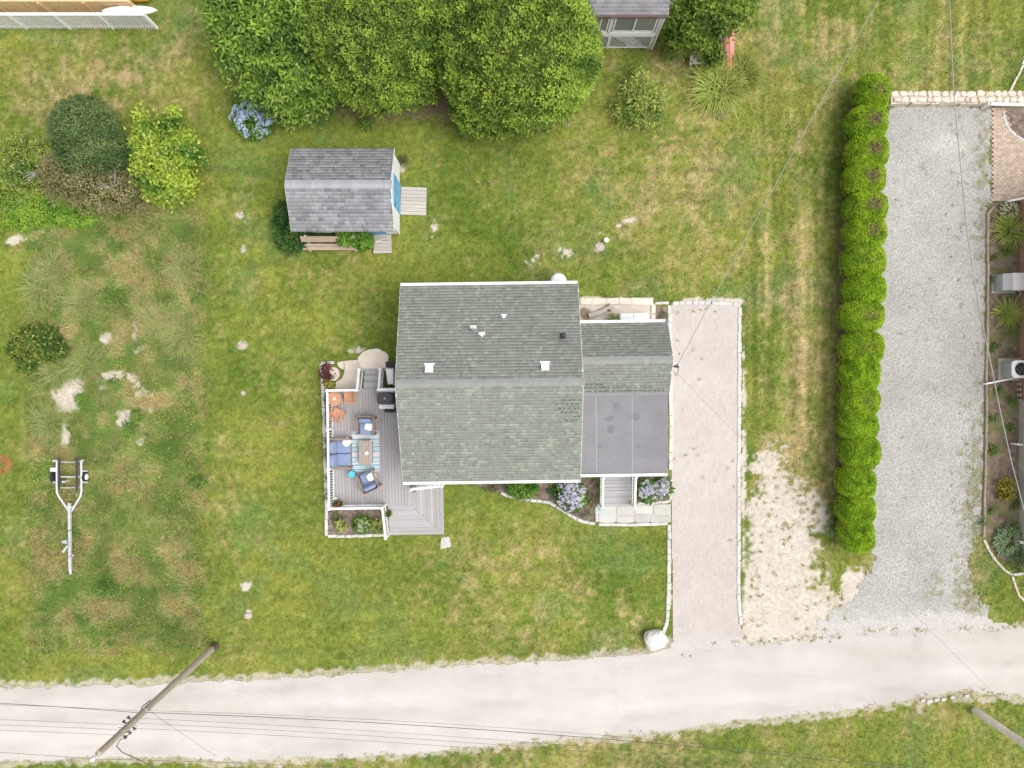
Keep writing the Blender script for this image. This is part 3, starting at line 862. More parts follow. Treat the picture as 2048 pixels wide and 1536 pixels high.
ro = slope(house, wx0, wxR, (wyR, wzR), (wyS, wzS), .08); house.add("shingles", shingles(wx0+.15, wxR+.01, (wyR, wzR+.004), (wyS-.02, wzS-.004), .135, ROOFC, .10, .21), M['shingle'], ro, kind="stuff")
# dark bars painted in as the shadow slits of the shingle tabs
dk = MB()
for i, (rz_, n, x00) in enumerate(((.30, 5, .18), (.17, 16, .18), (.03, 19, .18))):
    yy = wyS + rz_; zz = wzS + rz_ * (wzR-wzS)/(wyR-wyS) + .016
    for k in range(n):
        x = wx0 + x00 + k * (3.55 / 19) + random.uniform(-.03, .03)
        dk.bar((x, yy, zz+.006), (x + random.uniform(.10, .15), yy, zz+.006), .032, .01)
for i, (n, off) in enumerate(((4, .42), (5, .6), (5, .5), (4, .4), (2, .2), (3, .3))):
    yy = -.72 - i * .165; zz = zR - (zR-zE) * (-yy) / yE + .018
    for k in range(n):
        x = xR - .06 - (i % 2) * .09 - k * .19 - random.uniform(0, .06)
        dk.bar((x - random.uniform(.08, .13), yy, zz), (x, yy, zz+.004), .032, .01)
M['tabshadow'] = mat("painted_tab_shadow", (.07, .10, .085), rough=.95, var=.1)
house.add("shingle_shadow_dashes", dk, M['tabshadow'], kind="stuff")
ridgecaps(house, wx0+.15, wxR, wyR, wzR)
gutter(house, (wx0+.16, wyN+.03), (wxR-.1, wyN+.03), wzE, out=-1)
for a, b in (((wyR, wzR), (wyN, wzE)), ((wyR, wzR), (wyS, wzS))):
    house.add("rake_board", MB().bar((wxR+.012, a[0], a[1]-.07), (wxR+.012, b[0], b[1]-.07), .02, .12), M['white'])
v = [(wx0+.14, wyS, fz0), (wxR-.06, wyS, fz0), (wxR-.06, fyS, fz1), (wx0+.14, fyS, fz1)]
v += [(p[0], p[1], p[2]-.10) for p in v]
fr = house.add("flat_roof", MB().add(v, [(0,1,2,3)[::-1],(7,6,5,4)[::-1],(0,1,5,4),(1,2,6,5),(2,3,7,6),(3,0,4,7)]), M['flatroof'])
fzz = lambda y: fz0 + (fz1 - fz0) * (y - wyS) / (fyS - wyS) + .006
house.add("flashing_strip", MB().bar((wx0+.16, wyS-.08, fzz(wyS-.08)), (wxR-.07, wyS-.08, fzz(wyS-.08)), .2, .01), mat("grey_flashing", (.25, .245, .255), var=.08), fr)
M['seam'] = mat("roof_seam", (.36, .35, .37), var=.05)
for px_ in (1192, 1264):
    xs = g(px_, 870, 2.5).x
    house.add("roof_seam", MB().bar((xs, wyS-.2, fzz(wyS-.2)), (xs, fyS+.02, fzz(fyS+.02)), .035, .008), M['seam'], fr)
M['stain'] = mat("puddle_stain", (.19, .184, .20), var=.2, scale=9)
for (px_, py_, rx_, ry_) in ((1220,838,9,6),(1221,858,8,9),(1270,833,9,8),(1232,812,6,7),(1200,893,5,5),(1275,893,4,4)):
    c = g(px_, py_, 2.5)
    pts = [(c.x + rx_*.021*(1+random.uniform(-.15,.15))*math.cos(a), c.y + ry_*.021*(1+random.uniform(-.15,.15))*math.sin(a)) for a in np.linspace(0, 5.9, 14)]
    mb = MB(); mb.quad(*[(x, y, fzz(y) - .0015) for x, y in pts])
    house.add("puddle_stain", mb, M['stain'], fr)
gutter(house, (xR+.06, fyS-.03), (wxR-.06, fyS-.03), fz1, out=1)
# roof fittings
zroof = lambda y: zR - (zR - zE) * abs(y) / yE
def boxvent(px, py):
    c = g(px, py, 4.2); z = zroof(c.y)
    tilt = (zR - zE) / yE
    o = house.add("roof_vent", MB().add([(c.x+sx*w, c.y+sy, z+h-(sy*tilt)) for (sx, w, sy, h) in ((-1,.17,-.17,.02),(1,.17,-.17,.02),(1,.15,.15,.02),(-1,.15,.15,.02),(-1,.14,-.15,.17),(1,.14,-.15,.17),(1,.15,.13,.15),(-1,.15,.13,.15))], [(0,1,5,4),(1,2,6,5),(2,3,7,6),(3,0,4,7),(4,5,6,7)]), M['vinyl'])
    y2 = c.y + .17
    house.add("flange", MB().bar((c.x-.2, y2, zroof(y2)+.02), (c.x+.2, y2, zroof(y2)+.02), .08, .012), M['vinyl'], o)
boxvent(858, 737); boxvent(1090, 733)
def pipevent(px, py, r, h, m, flash=.12):
    c = g(px, py, 4.0); z = zroof(c.y)
    o = house.add("vent_pipe", MB().lathe(c.x, c.y, [(r, z-.05), (r, z+h), (r*.6, z+h), (r*.6, z+h-.05), (0, z+h-.05)], 12), m)
    house.add("flashing", MB().bar((c.x, c.y+.02, zroof(c.y+.02)+.026), (c.x, c.y+.02+flash, zroof(c.y+.02+flash)+.026), flash*2.1, .012), m if m is M['black'] else M['vinyl'], o)
pipevent(945, 656, .06, .32, M['grey']); pipevent(963, 670, .045, .28, M['vinyl']); pipevent(1007, 631, .06, .2, M['vinyl'], .1); pipevent(1127, 672, .1, .3, M['black'], .1)
house.add("vent_cap", MB().cyl(g(1128,670,4.1).x, g(1128,670,4.1).y, zroof(g(1127,672,4).y)+.3, zroof(g(1127,672,4).y)+.38, .11, .05, 12), M['darkmetal'])
# openings, most of them hidden under the eaves from above
window(house, (xL+.16, 1.8, 1.7), 1.0, 1.1, (-1, 0)); window(house, (-1.2, -yE+.34, 1.7), 1.1, 1.1, (0, -1)); window(house, (1.4, -yE+.34, 1.7), 1.1, 1.1, (0, -1))
window(house, (-1.2, yE-.34, 1.7), 1.0, 1.1, (0, 1)); window(house, (wxR-.15, -1.6, 1.5), 1.0, 1.1, (1, 0)); window(house, (wxR-.15, 1.2, 1.5), .9, 1.0, (1, 0))
d_ = house.add("door", MB().box(xL+.13, xL+.165, -2.6, -1.0, .62, 2.6), M['vinyl']); house.add("pane", MB().box(xL+.12, xL+.128, -2.5, -1.1, .75, 2.5), M['glass'], d_)
d2 = house.add("door", MB().box(5.05, 5.95, fyS+.18, fyS+.215, .5, 2.3), M['bluedoor']); house.add("handle", MB().tube([(5.85, fyS+.17, 1.3), (5.85, fyS+.12, 1.3)], .03), M['grey'], d2)
# service mast bracket on the wing gable
mc = g(1352, 733, 3.0)
mast = house.add("service_mast", MB().tube([(wxR-.1, mc.y, 2.6), (wxR+.12, mc.y, 2.75), (wxR+.12, mc.y, 3.25)], .03), M['grey'])
house.add("weather_head", MB().tube([(wxR+.12, mc.y, 3.2), (wxR+.15, mc.y, 3.33), (wxR+.25, mc.y-.03, 3.28)], [.05, .06, .04]), M['darkmetal'], mast)
house.add("drip_loop", MB().tube([(wxR+.25, mc.y-.03, 3.26), (wxR+.3, mc.y-.25, 2.95), (wxR+.22, mc.y-.38, 2.85), (wxR+.12, mc.y-.2, 3.0)], .012, 6), M['wire'], mast)

# things close round the house
o = W(1115, 572, .0)
tk = T("round_tank", "round white topped tank showing behind the back gutter", "tank", W(1114, 571, 0))
tk.add("tank_body", MB().lathe(0, .06, [(0,0),(.34,0),(.36,.05),(.36,.95),(.30,1.08),(.12,1.13),(0,1.14)], 24), M['white'], smooth=True)
tk.add("cap", MB().cyl(0, .06, 1.13, 1.19, .07, .06), M['lightgrey'])
bh = T("cellar_hatch", "white sloped cellar hatch against the back wing wall", "hatch", W(1268, 646, 0), RZ)
hx = .68
bh.add("frame", MB().add([(-hx,-.5,0),(hx*.8,-.5,0),(hx*.8,.42,0),(-hx,.42,0),(-hx,-.5,.75),(hx*.8,-.5,.75),(hx*.8,.42,.3),(-hx,.42,.3)], [(0,3,2,1),(4,5,6,7),(0,1,5,4),(1,2,6,5),(2,3,7,6),(3,0,4,7)]), M['white'])
for q in (-1, 1):
    x0, x1 = (-hx+.03, -.09) if q < 0 else (-.06, hx*.8-.03)
    bh.add("hatch_door", MB().add([(x0,-.47,.765),(x1,-.47,.765),(x1,.40,.345),(x0,.40,.345)]+[(x,y,z-.02) for x,y,z in ((x0,-.47,.765),(x1,-.47,.765),(x1,.40,.345),(x0,.40,.345))], [(0,1,2,3),(0,4,5,1),(1,5,6,2),(2,6,7,3),(3,7,4,0)]), M['vinyl'])
lb = T("log", "dark weathered driftwood log lying in the back patio", "log", W(1205, 624, 0), .35)
lb.add("trunk", MB().tube([(-.65, .05, .12), (-.2, 0, .14), (.25, .06, .13), (.45, .12, .15)], [.12, .13, .11, .15], 10), M['oldwood'])
lb.add("branch_stub", MB().tube([(.2, .05, .15), (.3, -.1, .28)], [.06, .04], 8), M['bark'])

# ---- front steps with their railings
st = T("front_steps", "grey front steps with white railings under the flat roof", "steps", W(1232, 985, 0), math.radians(1))
sx0, sx1 = st.f(1204,985,.4).x, st.f(1262,985,.4).x
sy0 = st.f(1232,1012,.1).y; syT = st.f(1232,955,.6).y + .5
lev = [(.17, sy0, sy0+.3), (.34, sy0+.3, sy0+.6), (.51, sy0+.6, syT)]
for z, a, b in lev:
    st.add("riser", MB().box(sx0, sx1, a+.02, a+.045, 0, z-.03), M['white'])
    n = max(2, round((b-a)/.15))
    for k in range(n):
        ya, yb = a + (b-a)*k/n, a + (b-a)*(k+1)/n - .012
        st.add("tread_board", MB().box(sx0-.01, sx1+.01, ya, yb, z-.028, z), M['deckingx'])
def railing(t, a, b, n_post=(True, True), h=.92, bal=.115, parent=None, z0=None, posts_mid=0, m=None):
    """post-and-baluster rail between two floor points a and b; slopes when they differ in height"""
    a, b = Vector(a), Vector(b); d = b - a; up = Vector((0,0,1)); m = m or M['vinyl']
    r = t.add("railing", MB().bar(a + up*h, b + up*h, .09, .045), m, parent)
    t.add("bottom_rail", MB().bar(a + up*.1, b + up*.1, .05, .05), m, r)
    P = ([a] if n_post[0] else []) + [a + d*(k+1)/(posts_mid+1) for k in range(posts_mid)] + ([b] if n_post[1] else [])
    for p in P:
        po = t.add("post", MB().box(p.x-.05, p.x+.05, p.y-.05, p.y+.05, 0 if z0 is None else z0, p.z+h+.06), m, r)
        v = MB().lathe(p.x, p.y, [(.09, p.z+h+.06), (.09, p.z+h+.085), (.0, p.z+h+.14)], 4)
        v.v = [(p.x + (x-p.x)*.707 - (y-p.y)*.707, p.y + (x-p.x)*.707 + (y-p.y)*.707, z) for x, y, z in v.v]
        # caps are pieces of the post itself
        po.data = None or po.data
        cap = MB(); cap.v = list(v.v); cap.f = list(v.f)
        vv = [tuple(q.co) for q in po.data.vertices]; ff = [tuple(q.vertices) for q in po.data.polygons]
        cm = MB().add(vv, ff).add(cap.v, cap.f).mesh("post"); cm.materials.append(m); po.data = cm
    L = d.length; n = int(L / bal)
    for k in range(1, n):
        p = a + d * (k / n)
        bmh = MB().box(-.018, .018, -.018, .018, .11, h).mesh("baluster") if k == 1 else bmh
        if k == 1: bmh.materials.append(m)
        o = link("baluster", bmh, None, r); o.location = p
    return r
railing(st, (sx0-.06, syT-.4, .51), (sx0-.06, sy0+.1, .17), h=.85, z0=0); railing(st, (sx1+.06, syT-.4, .51), (sx1+.06, sy0+.1, .17), h=.85, z0=0)

# ---- the garden shed
shed = T("garden_shed", "small white garden shed with grey shingle roof and blue doors", "shed", (-7.14, 8.19, 0), 0)
sxL, sxR, sye, sze, szr = -2.16, 2.16, 1.74, 2.0, 2.9
wall_shell(shed, sxL+.12, sxR-.05, -1.47, 1.6, .12, 2.02, M['siding'], szr-.12)
shed.add("floor_base", MB().box(sxL+.2, sxR-.1, -1.4, 1.5, 0, .12), M['oldwood'])
SC = ((.285, .28, .295), (.345, .34, .357), (.235, .23, .245))
for sgn in (1, -1):
    ro = slope(shed, sxL, sxR, (0, szr), (sgn*sye, sze), .07)
    shed.add("shingles", shingles(sxL-.01, sxR+.01, (0, szr+.004), (sgn*(sye+.02), sze-.006), .15, SC, .10, .34, .009, light=.3), M['shingle'], ro, kind="stuff")
    shed.add("rake_board", MB().bar((sxR+.012, 0, szr-.06), (sxR+.012, sgn*sye, sze-.06), .02, .11), M['white'])
    shed.add("rake_board", MB().bar((sxL-.012, 0, szr-.06), (sxL-.012, sgn*sye, sze-.06), .02, .11), M['white'])
x = sxL
cm = MB()
for s_ in (1, -1): cm.quad((0,0,.02), (.14,0,.02), (.14,s_*.17,-.068), (0,s_*.17,-.068))
cmm = cm.mesh("ridge_cap"); cmm.materials.append(mat("shed_ridge_cap", (.37, .365, .385), var=.06, obvar=.08))
while x < sxR - .05:
    o = link("ridge_cap", cmm, None, shed.root); o.location = (x, 0, szr + .014 + random.uniform(0, .004)); o.rotation_euler = (0, -.04, 0); x += .137
for (a, b) in ((-.60, .06), (.08, .74)):
    d_ = shed.add("door", MB().box(sxR-.05, sxR-.015, a, b, .14, 1.95), M['bluedoor'])
    for z in (.3, 1.05, 1.8): shed.add("batten", MB().box(sxR-.016, sxR-.002, a+.03, b-.03, z-.05, z+.05), M['bluedoor'], d_)
    shed.add("hinge", MB().box(sxR-.003, sxR+.004, a+.02 if a < 0 else b-.25, a+.25 if a < 0 else b-.02, 1.5, 1.54), M['darkmetal'], d_)
shed.add("corner_board", MB().box(sxR-.06, sxR-.035, -1.5, -1.40, .1, 1.98), M['white']); shed.add("corner_board", MB().box(sxR-.06, sxR-.035, 1.53, 1.63, .1, 1.98), M['white'])
fx0, fx1 = shed.f(744,466,0).x, shed.f(776,466,0).x
d_ = shed.add("side_door", MB().box(fx0, fx1, -1.50, -1.468, .14, 1.75), M['bluedoor']); shed.add("batten", MB().box(fx0+.05, fx1-.05, -1.515, -1.501, .9, 1.0), M['bluedoor'], d_)
rp = T("shed_ramp", "weathered plank ramp in front of the blue double doors", "ramp", W(828, 403, 0), math.radians(-1))
for k in range(8):
    a = -.62 + k * .157
    rp.add("plank", MB().add([(-.58,a,.11),(.56+random.uniform(-.02,.02),a,.03),(.56,a+.145,.03),(-.58,a+.145,.11),(-.58,a,.08),(.56,a,.0),(.56,a+.145,.0),(-.58,a+.145,.08)], [(0,1,2,3),(7,6,5,4),(0,4,5,1),(1,5,6,2),(2,6,7,3),(3,7,4,0)]), M['oldwood'])
rp.add("bearer", MB().box(-.5, .45, -.4, -.32, 0, .04), M['oldwood']); rp.add("bearer", MB().box(-.5, .45, .34, .42, 0, .04), M['oldwood'])
sp = T("shed_step", "grey plank step at the small blue side door", "step", W(766, 489, 0), math.radians(1.5))
for k in range(6):
    a = -.42 + k * .14
    sp.add("plank", MB().box(-.40 + random.uniform(-.015,.015), .41, a, a+.128, .13, .165), M['oldwood'])
sp.add("bearer", MB().box(-.36, -.28, -.4, .4, 0, .13), M['oldwood']); sp.add("bearer", MB().box(.28, .36, -.4, .4, 0, .13), M['oldwood'])

# ---- neighbouring house at the top of the picture
nb_ = T("neighbour_house", "white neighbouring house with glazed porch and lattice under it", "house", (6.21, 15.12, 0), 0)
bx0 = -5.0
nb_.add("porch_floor", MB().box(bx0, 0, .05, 3.6, 1.12, 1.3), M['white'])
nb_.add("sill_beam", MB().box(bx0, .03, -.03, .05, 1.16, 1.42), M['white'])
nb_.add("header_beam", MB().box(bx0, .03, -.03, .06, 2.78, 2.95), M['white'])
nb_.add("wall", MB().box(bx0, 0, 1.2, 3.5, 1.3, 2.9), M['screen'])
nb_.add("side_wall", MB().box(-.05, 0, .06, 3.5, 1.42, 2.78), M['siding'])
for x in (-.02, -2.05, -3.05, -4.6):
    nb_.add("post", MB().box(x-.07, x+.07, -.035, .075, 1.42, 2.78), M['offwhite'])
for (a, b, mm_) in ((-1.93, -.14, -1.05), (-2.95, -2.15, -2.5), (-4.5, -3.15, -3.8)):
    w_ = nb_.add("window", MB().box(a, a+.06, -.02, .03, 1.5, 2.74).box(b-.06, b, -.02, .03, 1.5, 2.74).box(a+.06, b-.06, -.02, .03, 1.5, 1.57).box(a+.06, b-.06, -.02, .03, 2.67, 2.74), M['vinyl'])
    nb_.add("mullion", MB().box(mm_-.03, mm_+.03, -.03, .02, 1.57, 2.67), M['vinyl'], w_)
    nb_.add("pane", MB().box(a+.06, mm_-.03, .0, .008, 1.57, 2.67), M['glass'], w_); nb_.add("pane", MB().box(mm_+.03, b-.06, .0, .008, 1.57, 2.67), M['glass'], w_)
    nb_.add("blind", MB().box(a+.08, b-.08, .05, .06, 1.57, 2.35), M['white'], w_)
lf = nb_.add("lattice_frame", MB().box(bx0, 0, -.02, .02, 1.06, 1.15).box(bx0, 0, -.02, .02, .04, .1).box(-.1, 0, -.025, .025, .0, 1.06).box(-2.0, -1.88, -.025, .025, .0, 1.06).box(-3.9, -3.8, -.025, .025, .0, 1.06), M['offwhite'])
for (a, b) in ((-3.8, -2.0), (-1.88, -.1)):
    k = a - .95
    while k < b:
        x0_, z0_, x1_, z1_ = k, .1, k + .96, 1.06
        if x0_ < a: z0_ += a - x0_; x0_ = a
        if x1_ > b: z1_ -= x1_ - b; x1_ = b
        if x1_ - x0_ > .04:
            nb_.add("lattice_slat", MB().bar((x0_, -.008, z0_), (x1_, -.008, z1_), .01, .035), M['offwhite'], lf)
            nb_.add("lattice_slat", MB().bar((x0_, .006, z1_), (x1_, .006, z0_), .01, .04), M['offwhite'], lf)
        k += .18
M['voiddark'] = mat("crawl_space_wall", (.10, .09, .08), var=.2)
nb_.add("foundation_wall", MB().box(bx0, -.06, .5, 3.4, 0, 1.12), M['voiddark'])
ro = slope(nb_, bx0, .18, (3.2, 4.3), (-.05, 2.98), .08, M['white'])
NC = ((.27, .26, .275), (.30, .29, .305), (.24, .23, .245))
nb_.add("shingles", shingles(bx0, .19, (3.2, 4.304), (-.08, 2.975), .14, NC, .28, .32, .008), M['shingle'], ro, kind="stuff")
nb_.add("gutter", MB().bar((bx0, -.12, 2.95), (.16, -.12, 2.95), .1, .09), mat("brown_gutter", (.12, .08, .07), var=.3, scale=5))
nb_.add("side_porch", MB().box(.0, 1.1, 1.3, 2.6, .95, 1.1), M['oldwood']); nb_.add("porch_rail", MB().box(.05, 1.15, 1.22, 1.34, 1.6, 1.75), M['white'])
for x in (.25, 1.05): nb_.add("porch_post", MB().box(x-.05, x+.05, 1.25, 1.33, 0, 1.6), M['white'])
nb_.add("downspout", MB().bar((.06, -.06, 0.0), (.06, -.06, 2.9), .07, .07), M['offwhite'])

# ---- tan house at the right edge
rh = T("tan_house", "tan walled neighbouring house cut by the right picture edge", "house", W(2200, 770, 0), 0)
x0 = rh.f(2039, 600, 0).x
ya, yb = rh.f(2036, 402, 0).y, rh.f(2036, 800, 0).y
rh.add("wall", MB().box(x0, 4.5, yb, ya, 0, 3.0), M['tanwall'])
rh.add("foundation", MB().box(x0-.05, 4.5, rh.f(0,1130,0).y, yb-.01, 0, .5), M['concrete']); rh.add("porch_wall", MB().box(x0+.5, 4.5, rh.f(0,1130,0).y+.1, yb-.02, .5, 3.0), M['tanwall'])
rh.add("roof", MB().add([(x0+.35, ya+.2, 2.95), (x0+.35, rh.f(0,1130,0).y-.2, 2.95), (4.6, rh.f(0,1130,0).y-.2, 4.6), (4.6, ya+.2, 4.6), (x0+.35, ya+.2, 2.85), (x0+.35, rh.f(0,1130,0).y-.2, 2.85), (4.6, rh.f(0,1130,0).y-.2, 4.4), (4.6, ya+.2, 4.4)], [(0,1,2,3),(7,6,5,4),(0,4,5,1),(1,5,6,2),(2,6,7,3),(3,7,4,0)]), M['flatroof'])
for k in range(4):
    p = rh.f(2034, 768 + k*11, 0)
    rh.add("foundation_block", MB().box(x0-.12, x0-.06, p.y-.07, p.y+.07, 0, .22), M['concrete'])
def whitebar(px0, py0, px1, py1, z, name, label, w=.08, leg=True):
    a, b = W(px0, py0, z), W(px1, py1, z)
    t = T(name, label, "downspout" if 'down' in name else "rail", (a.x, a.y, 0))
    t.add("pipe", MB().bar((0,0,z), tuple(b - Vector((a.x, a.y, 0))), w, w*.8), M['white'])
    if leg: t.add("elbow", MB().bar((0,0,0), (0,0,z+w*.4), w*.9, w*.9), M['white'])
    return t
whitebar(1970, 768, 2060, 750, .22, "downspout", "long thin white drain pipe reaching across the soil bed to the gravel", .07)
whitebar(2030, 888, 2062, 892, .25, "downspout", "short white drain pipe stub low on the right wall", .09)
whitebar(2018, 402, 2060, 394, .3, "downspout", "white drain pipe at the corner above the variegated hosta", .08)
whitebar(1978, 208, 2070, 210, .5, "white_rail", "white rail beam beside the stone wall and brick path", .12)
whitebar(2036, 1083, 2075, 1092, .3, "white_rail", "small white rail end behind the large hosta", .12)

hv = T("utility_cabinet", "pale grey metal utility cabinet standing in the soil bed", "cabinet", W(2009, 568, 0), 0)
hv.add("pad", MB().box(-.62, .45, -.42, .42, 0, .06), M['concrete'])
hv.add("body", MB().box(-.52, .5, -.36, .36, .06, .66), M['grey'])
hv.add("lid", MB().add([(-.18,-.38,.80),(.54,-.38,.80),(.54,.38,.80),(-.18,.38,.80),(-.18,-.38,.66),(.54,-.38,.66),(.54,.38,.66),(-.18,.38,.66)], [(0,1,2,3),(0,4,5,1),(1,5,6,2),(2,6,7,3),(3,7,4,0)]), M['lightgrey'])
hv.add("front_flap", MB().add([(-.54,-.37,.62),(-.185,-.37,.79),(-.185,.37,.79),(-.54,.37,.62),(-.54,-.37,.6),(-.185,-.37,.77),(-.185,.37,.77),(-.54,.37,.6)], [(0,1,2,3),(0,4,5,1),(1,5,6,2),(2,6,7,3),(3,7,4,0)]), M['grey'])
hv.add("conduit", MB().tube([(.45,-.3,.3),(.5,-.5,.3),(.5,-.62,.1)], .03), M['grey'])
ac = T("air_conditioner", "white topped outdoor air conditioner with round fan on a concrete pad", "air conditioner", W(2016, 739, 0), 0)
ac.add("pad", MB().box(-.48, .62, -.5, .5, 0, .07), M['concrete'])
ac.add("coil_case", MB().stone(.0, 0, .07, .78, .76, .74, 0, .0, 16, 8), M['grey'])
tp = ac.add("top_cover", MB().lathe(.0, 0, [(.27,.83),(.30,.84),(.42,.83),(.44,.78),(.27,.78)], 4), M['white'])
tp.data = MB().stone(0, 0, .78, .83, .8, .78, 0, 0, 20, 6).mesh("top_cover"); tp.data.materials.append(M['white'])
ac.add("fan_well", MB().cyl(0, 0, .82, .836, .29, .29, 24), M['black'])
ac.add("fan_motor", MB().cyl(0.02, .03, .836, .86, .09, .08, 16), M['darkmetal'])
ac.add("fan_guard", MB().tube([(.3*math.cos(a), .3*math.sin(a), .845) for a in np.linspace(0, 2*math.pi, 25)], .012, 6), M['white'])
for k in range(6):
    a = k * math.pi / 3
    ac.add("fan_blade", MB().quad((.08*math.cos(a), .08*math.sin(a), .842), (.26*math.cos(a-.2), .26*math.sin(a-.2), .84), (.26*math.cos(a+.35), .26*math.sin(a+.35), .85), (.09*math.cos(a+.5), .09*math.sin(a+.5), .848)), M['darkmetal'])

# ---- mortared stone wall
sw = T("stone_wall", "low mortared wall capped with cream stones at the end of the gravel drive", "stone wall", W(1917, 192, 0), 0)
wz = .42
a, b = sw.f(1783, 193, wz), sw.f(2110, 191, wz)
sw.add("wall_core", MB().box(a.x, b.x, a.y-.24, a.y+.24, 0, wz-.05), M['mortar'])
x = a.x; 
for r_ in range(2):
    x = a.x + (.0 if r_ else .1)
    while x < b.x:
        w_ = random.uniform(.22, .42); h_ = random.uniform(.21, .27)
        cy = a.y + (.125 if r_ else -.125) + random.uniform(-.02, .02)
        o = sw.add("cap_stone", MB().stone(x + w_/2, cy, wz-.06, wz+random.uniform(0,.015), w_-.015, h_, 0, .035, 9, 3), M['stone'])
        x += w_
x = a.x
while x < b.x:
    w_ = random.uniform(.3, .55)
    sw.add("face_stone", MB().cbox(x+w_/2, a.y-.25, .19+random.uniform(-.02,.02), w_-.03, .06, .30, 0, .03), M['stone'])
    x += w_
pt = T("stone_path_edge", "thin curved pale stone border on the far right lawn", "border", W(2035, 150, 0))
for k, (x_, y_) in enumerate(((2022,178),(2027,168),(2032,158),(2038,147),(2043,136),(2047,124),(2050,112))):
    p = pt.f(x_, y_); pt.add("edging_stone", MB().stone(p.x, p.y, 0, .05, .25, .1, 1.1, .01), M['stone'])

# ---- slatted fences at the top left corner
def slatfence(name, label, pxa, pxb, py, h, m, mp, step, wslat, inner=False, cat="fence"):
    a, b = W(pxa, py, 0), W(pxb, py, 0)
    t = T(name, label, cat, (b.x, b.y, 0), 0)
    x0 = a.x - b.x
    t.add("top_rail", MB().box(x0, .03, -.06, .06, h-.05, h), mp)
    t.add("bottom_rail", MB().box(x0, 0, -.02, .04, .1, .18), mp)
    n = int(-x0 / step)
    sm = MB().box(-wslat/2, wslat/2, -.045, -.022, .03, h-.05).mesh("slat"); sm.materials.append(m)
    for k in range(n):
        o = link("slat", sm, None, t.root); o.location = (-.06 - k*step, 0, 0)
    k = 0
    while -k * 1.95 > x0:
        t.add("post", MB().box(-k*1.95-.06, -k*1.95+.06, -.12 if inner else -.07, .06, 0, h+.02 if not inner else h-.06), mp); k += 1
    return t
slatfence("slat_fence", "white slatted fence panel along the top left corner", -160, 314, 56, 1.22, M['offwhite'], M['white'], .13, .078)
slatfence("wooden_screen", "bare tan slatted wooden screen behind the white fence", -160, 286, 31, 1.3, M['tanwood'], M['tanwood'], .105, .075, True)
sb = T("surfboard", "white surfboard with its nose sticking out past the fence corner", "surfboard", (-16.75, 16.33, 0), .02)
prof = [(-1.2 + 2.45*t, .20 * max(0.0, 1 - abs(2*t-1.0)**2.4) ** .7) for t in np.linspace(0.0, 1, 15)]
pts = prof + [(x, -w) for x, w in prof[1:-1][::-1]]
sb.add("board", MB().prism(pts, .86, .93), M['ceramic'])
sb.add("rack_leg", MB().box(-.95, -.85, -.15, .15, 0, .86), M['oldwood']); sb.add("rack_leg", MB().box(.35, .45, -.1, .1, 0, .86), M['oldwood'])
kb = T("yellow_kayak", "yellow kayak end poking out beyond the white fence", "kayak", W(283, -2, 0), -.2)
kb.add("hull", MB().tube([(-1.4,0,.22),(-.8,0,.22),(0,0,.22),(.35,0,.24),(.6,0,.28)], [.2,.28,.25,.16,.04], 12), M['yellow'], smooth=True)
kb.add("cockpit_rim", MB().tube([(-.7+.35*math.cos(a), .2*math.sin(a), .48) for a in np.linspace(0, 6.28, 17)], .02, 6), M['black'])
# ---------------------------------------------------------------- the deck
DZ = .60
deck = T("deck", "grey board deck with white railings along the end of the house", "deck", W(730, 900, 0), math.radians(.9))
f = deck.f
dx0, dx1 = f(664,900,DZ).x, f(822,1000,DZ).x
dyN, dyS = f(730,777,DZ).y, f(740,1012,DZ).y
wallx = f(806, 900, DZ).x          # the house wall stands at the inner end
x = dx0
while x < dx1 - .05:
    x2 = min(x + .138, dx1)
    y1 = dyN if x2 < wallx + .2 else f(806, 962, DZ).y
    deck.add("board", MB().box(x, x2-.010, dyS, y1, DZ-.03, DZ), M['decking'])
    x += .138
deck.add("frame", MB().box(dx0+.05, wallx, dyS+.05, dyN-.05, .08, DZ-.035), M['oldwood'])
deck.add("skirt", MB().box(dx0, dx0+.02, dyS, dyN, .05, DZ-.03), M['white'])
# wrap-round steps at the lower right corner, two mitred boards to each tread
ex = [dx1, f(842,1020,.45).x, f(864,1025,.3).x, f(888,1035,.15).x]
ey = [dyS, f(810,1031,.45).y, f(820,1050,.3).y, f(830,1070,.15).y]
lx = f(777, 1040, .3).x; ty = f(860, 966, .3).y
for k in range(3):
    z = DZ - .15 * (k + 1)
    n = 3 if k == 2 else 2
    for j in range(n):
        a0, a1 = ex[k] + (ex[k+1]-ex[k])*j/n, ex[k] + (ex[k+1]-ex[k])*(j+1)/n - .012
        b0, b1 = ey[k] + (ey[k+1]-ey[k])*j/n, ey[k] + (ey[k+1]-ey[k])*(j+1)/n + .012
        deck.add("step_board", MB().prism([(a0, ty), (a1, ty), (a1, b1), (a0, b0)], z-.03, z), M['decking'])
        deck.add("step_board", MB().prism([(lx + .0, b0), (a0-.008, b0), (a1-.008, b1), (lx, b1)], z-.03, z), M['deckingx'])
    deck.add("step_frame", MB().box(ex[k]-.3, ex[k+1]-.03, ey[k+1]+.03, ty, .0, z-.035).box(lx+.02, ex[k]-.31, ey[k+1]+.03, ey[k]+.2, 0, z-.035), M['white'])
# stair up from the sandstone slabs
ux0, ux1 = f(727,757,.4).x, f(763,757,.4).x
uy1 = f(745,737,.2).y
for k in range(3):
    a, b = dyN + (uy1-dyN)*k/3, dyN + (uy1-dyN)*(k+1)/3
    z = DZ - .15 * (k + 1)
    for j in range(2):
        y0, y1 = a + (b-a)*j/2, a + (b-a)*(j+1)/2 - .012
        deck.add("tread_board", MB().box(ux0, ux1, y0, y1, z-.03, z), M['deckingx'])
    deck.add("stair_frame", MB().box(ux0+.02, ux1-.02, a, b-.03, 0, z-.035), M['white'])
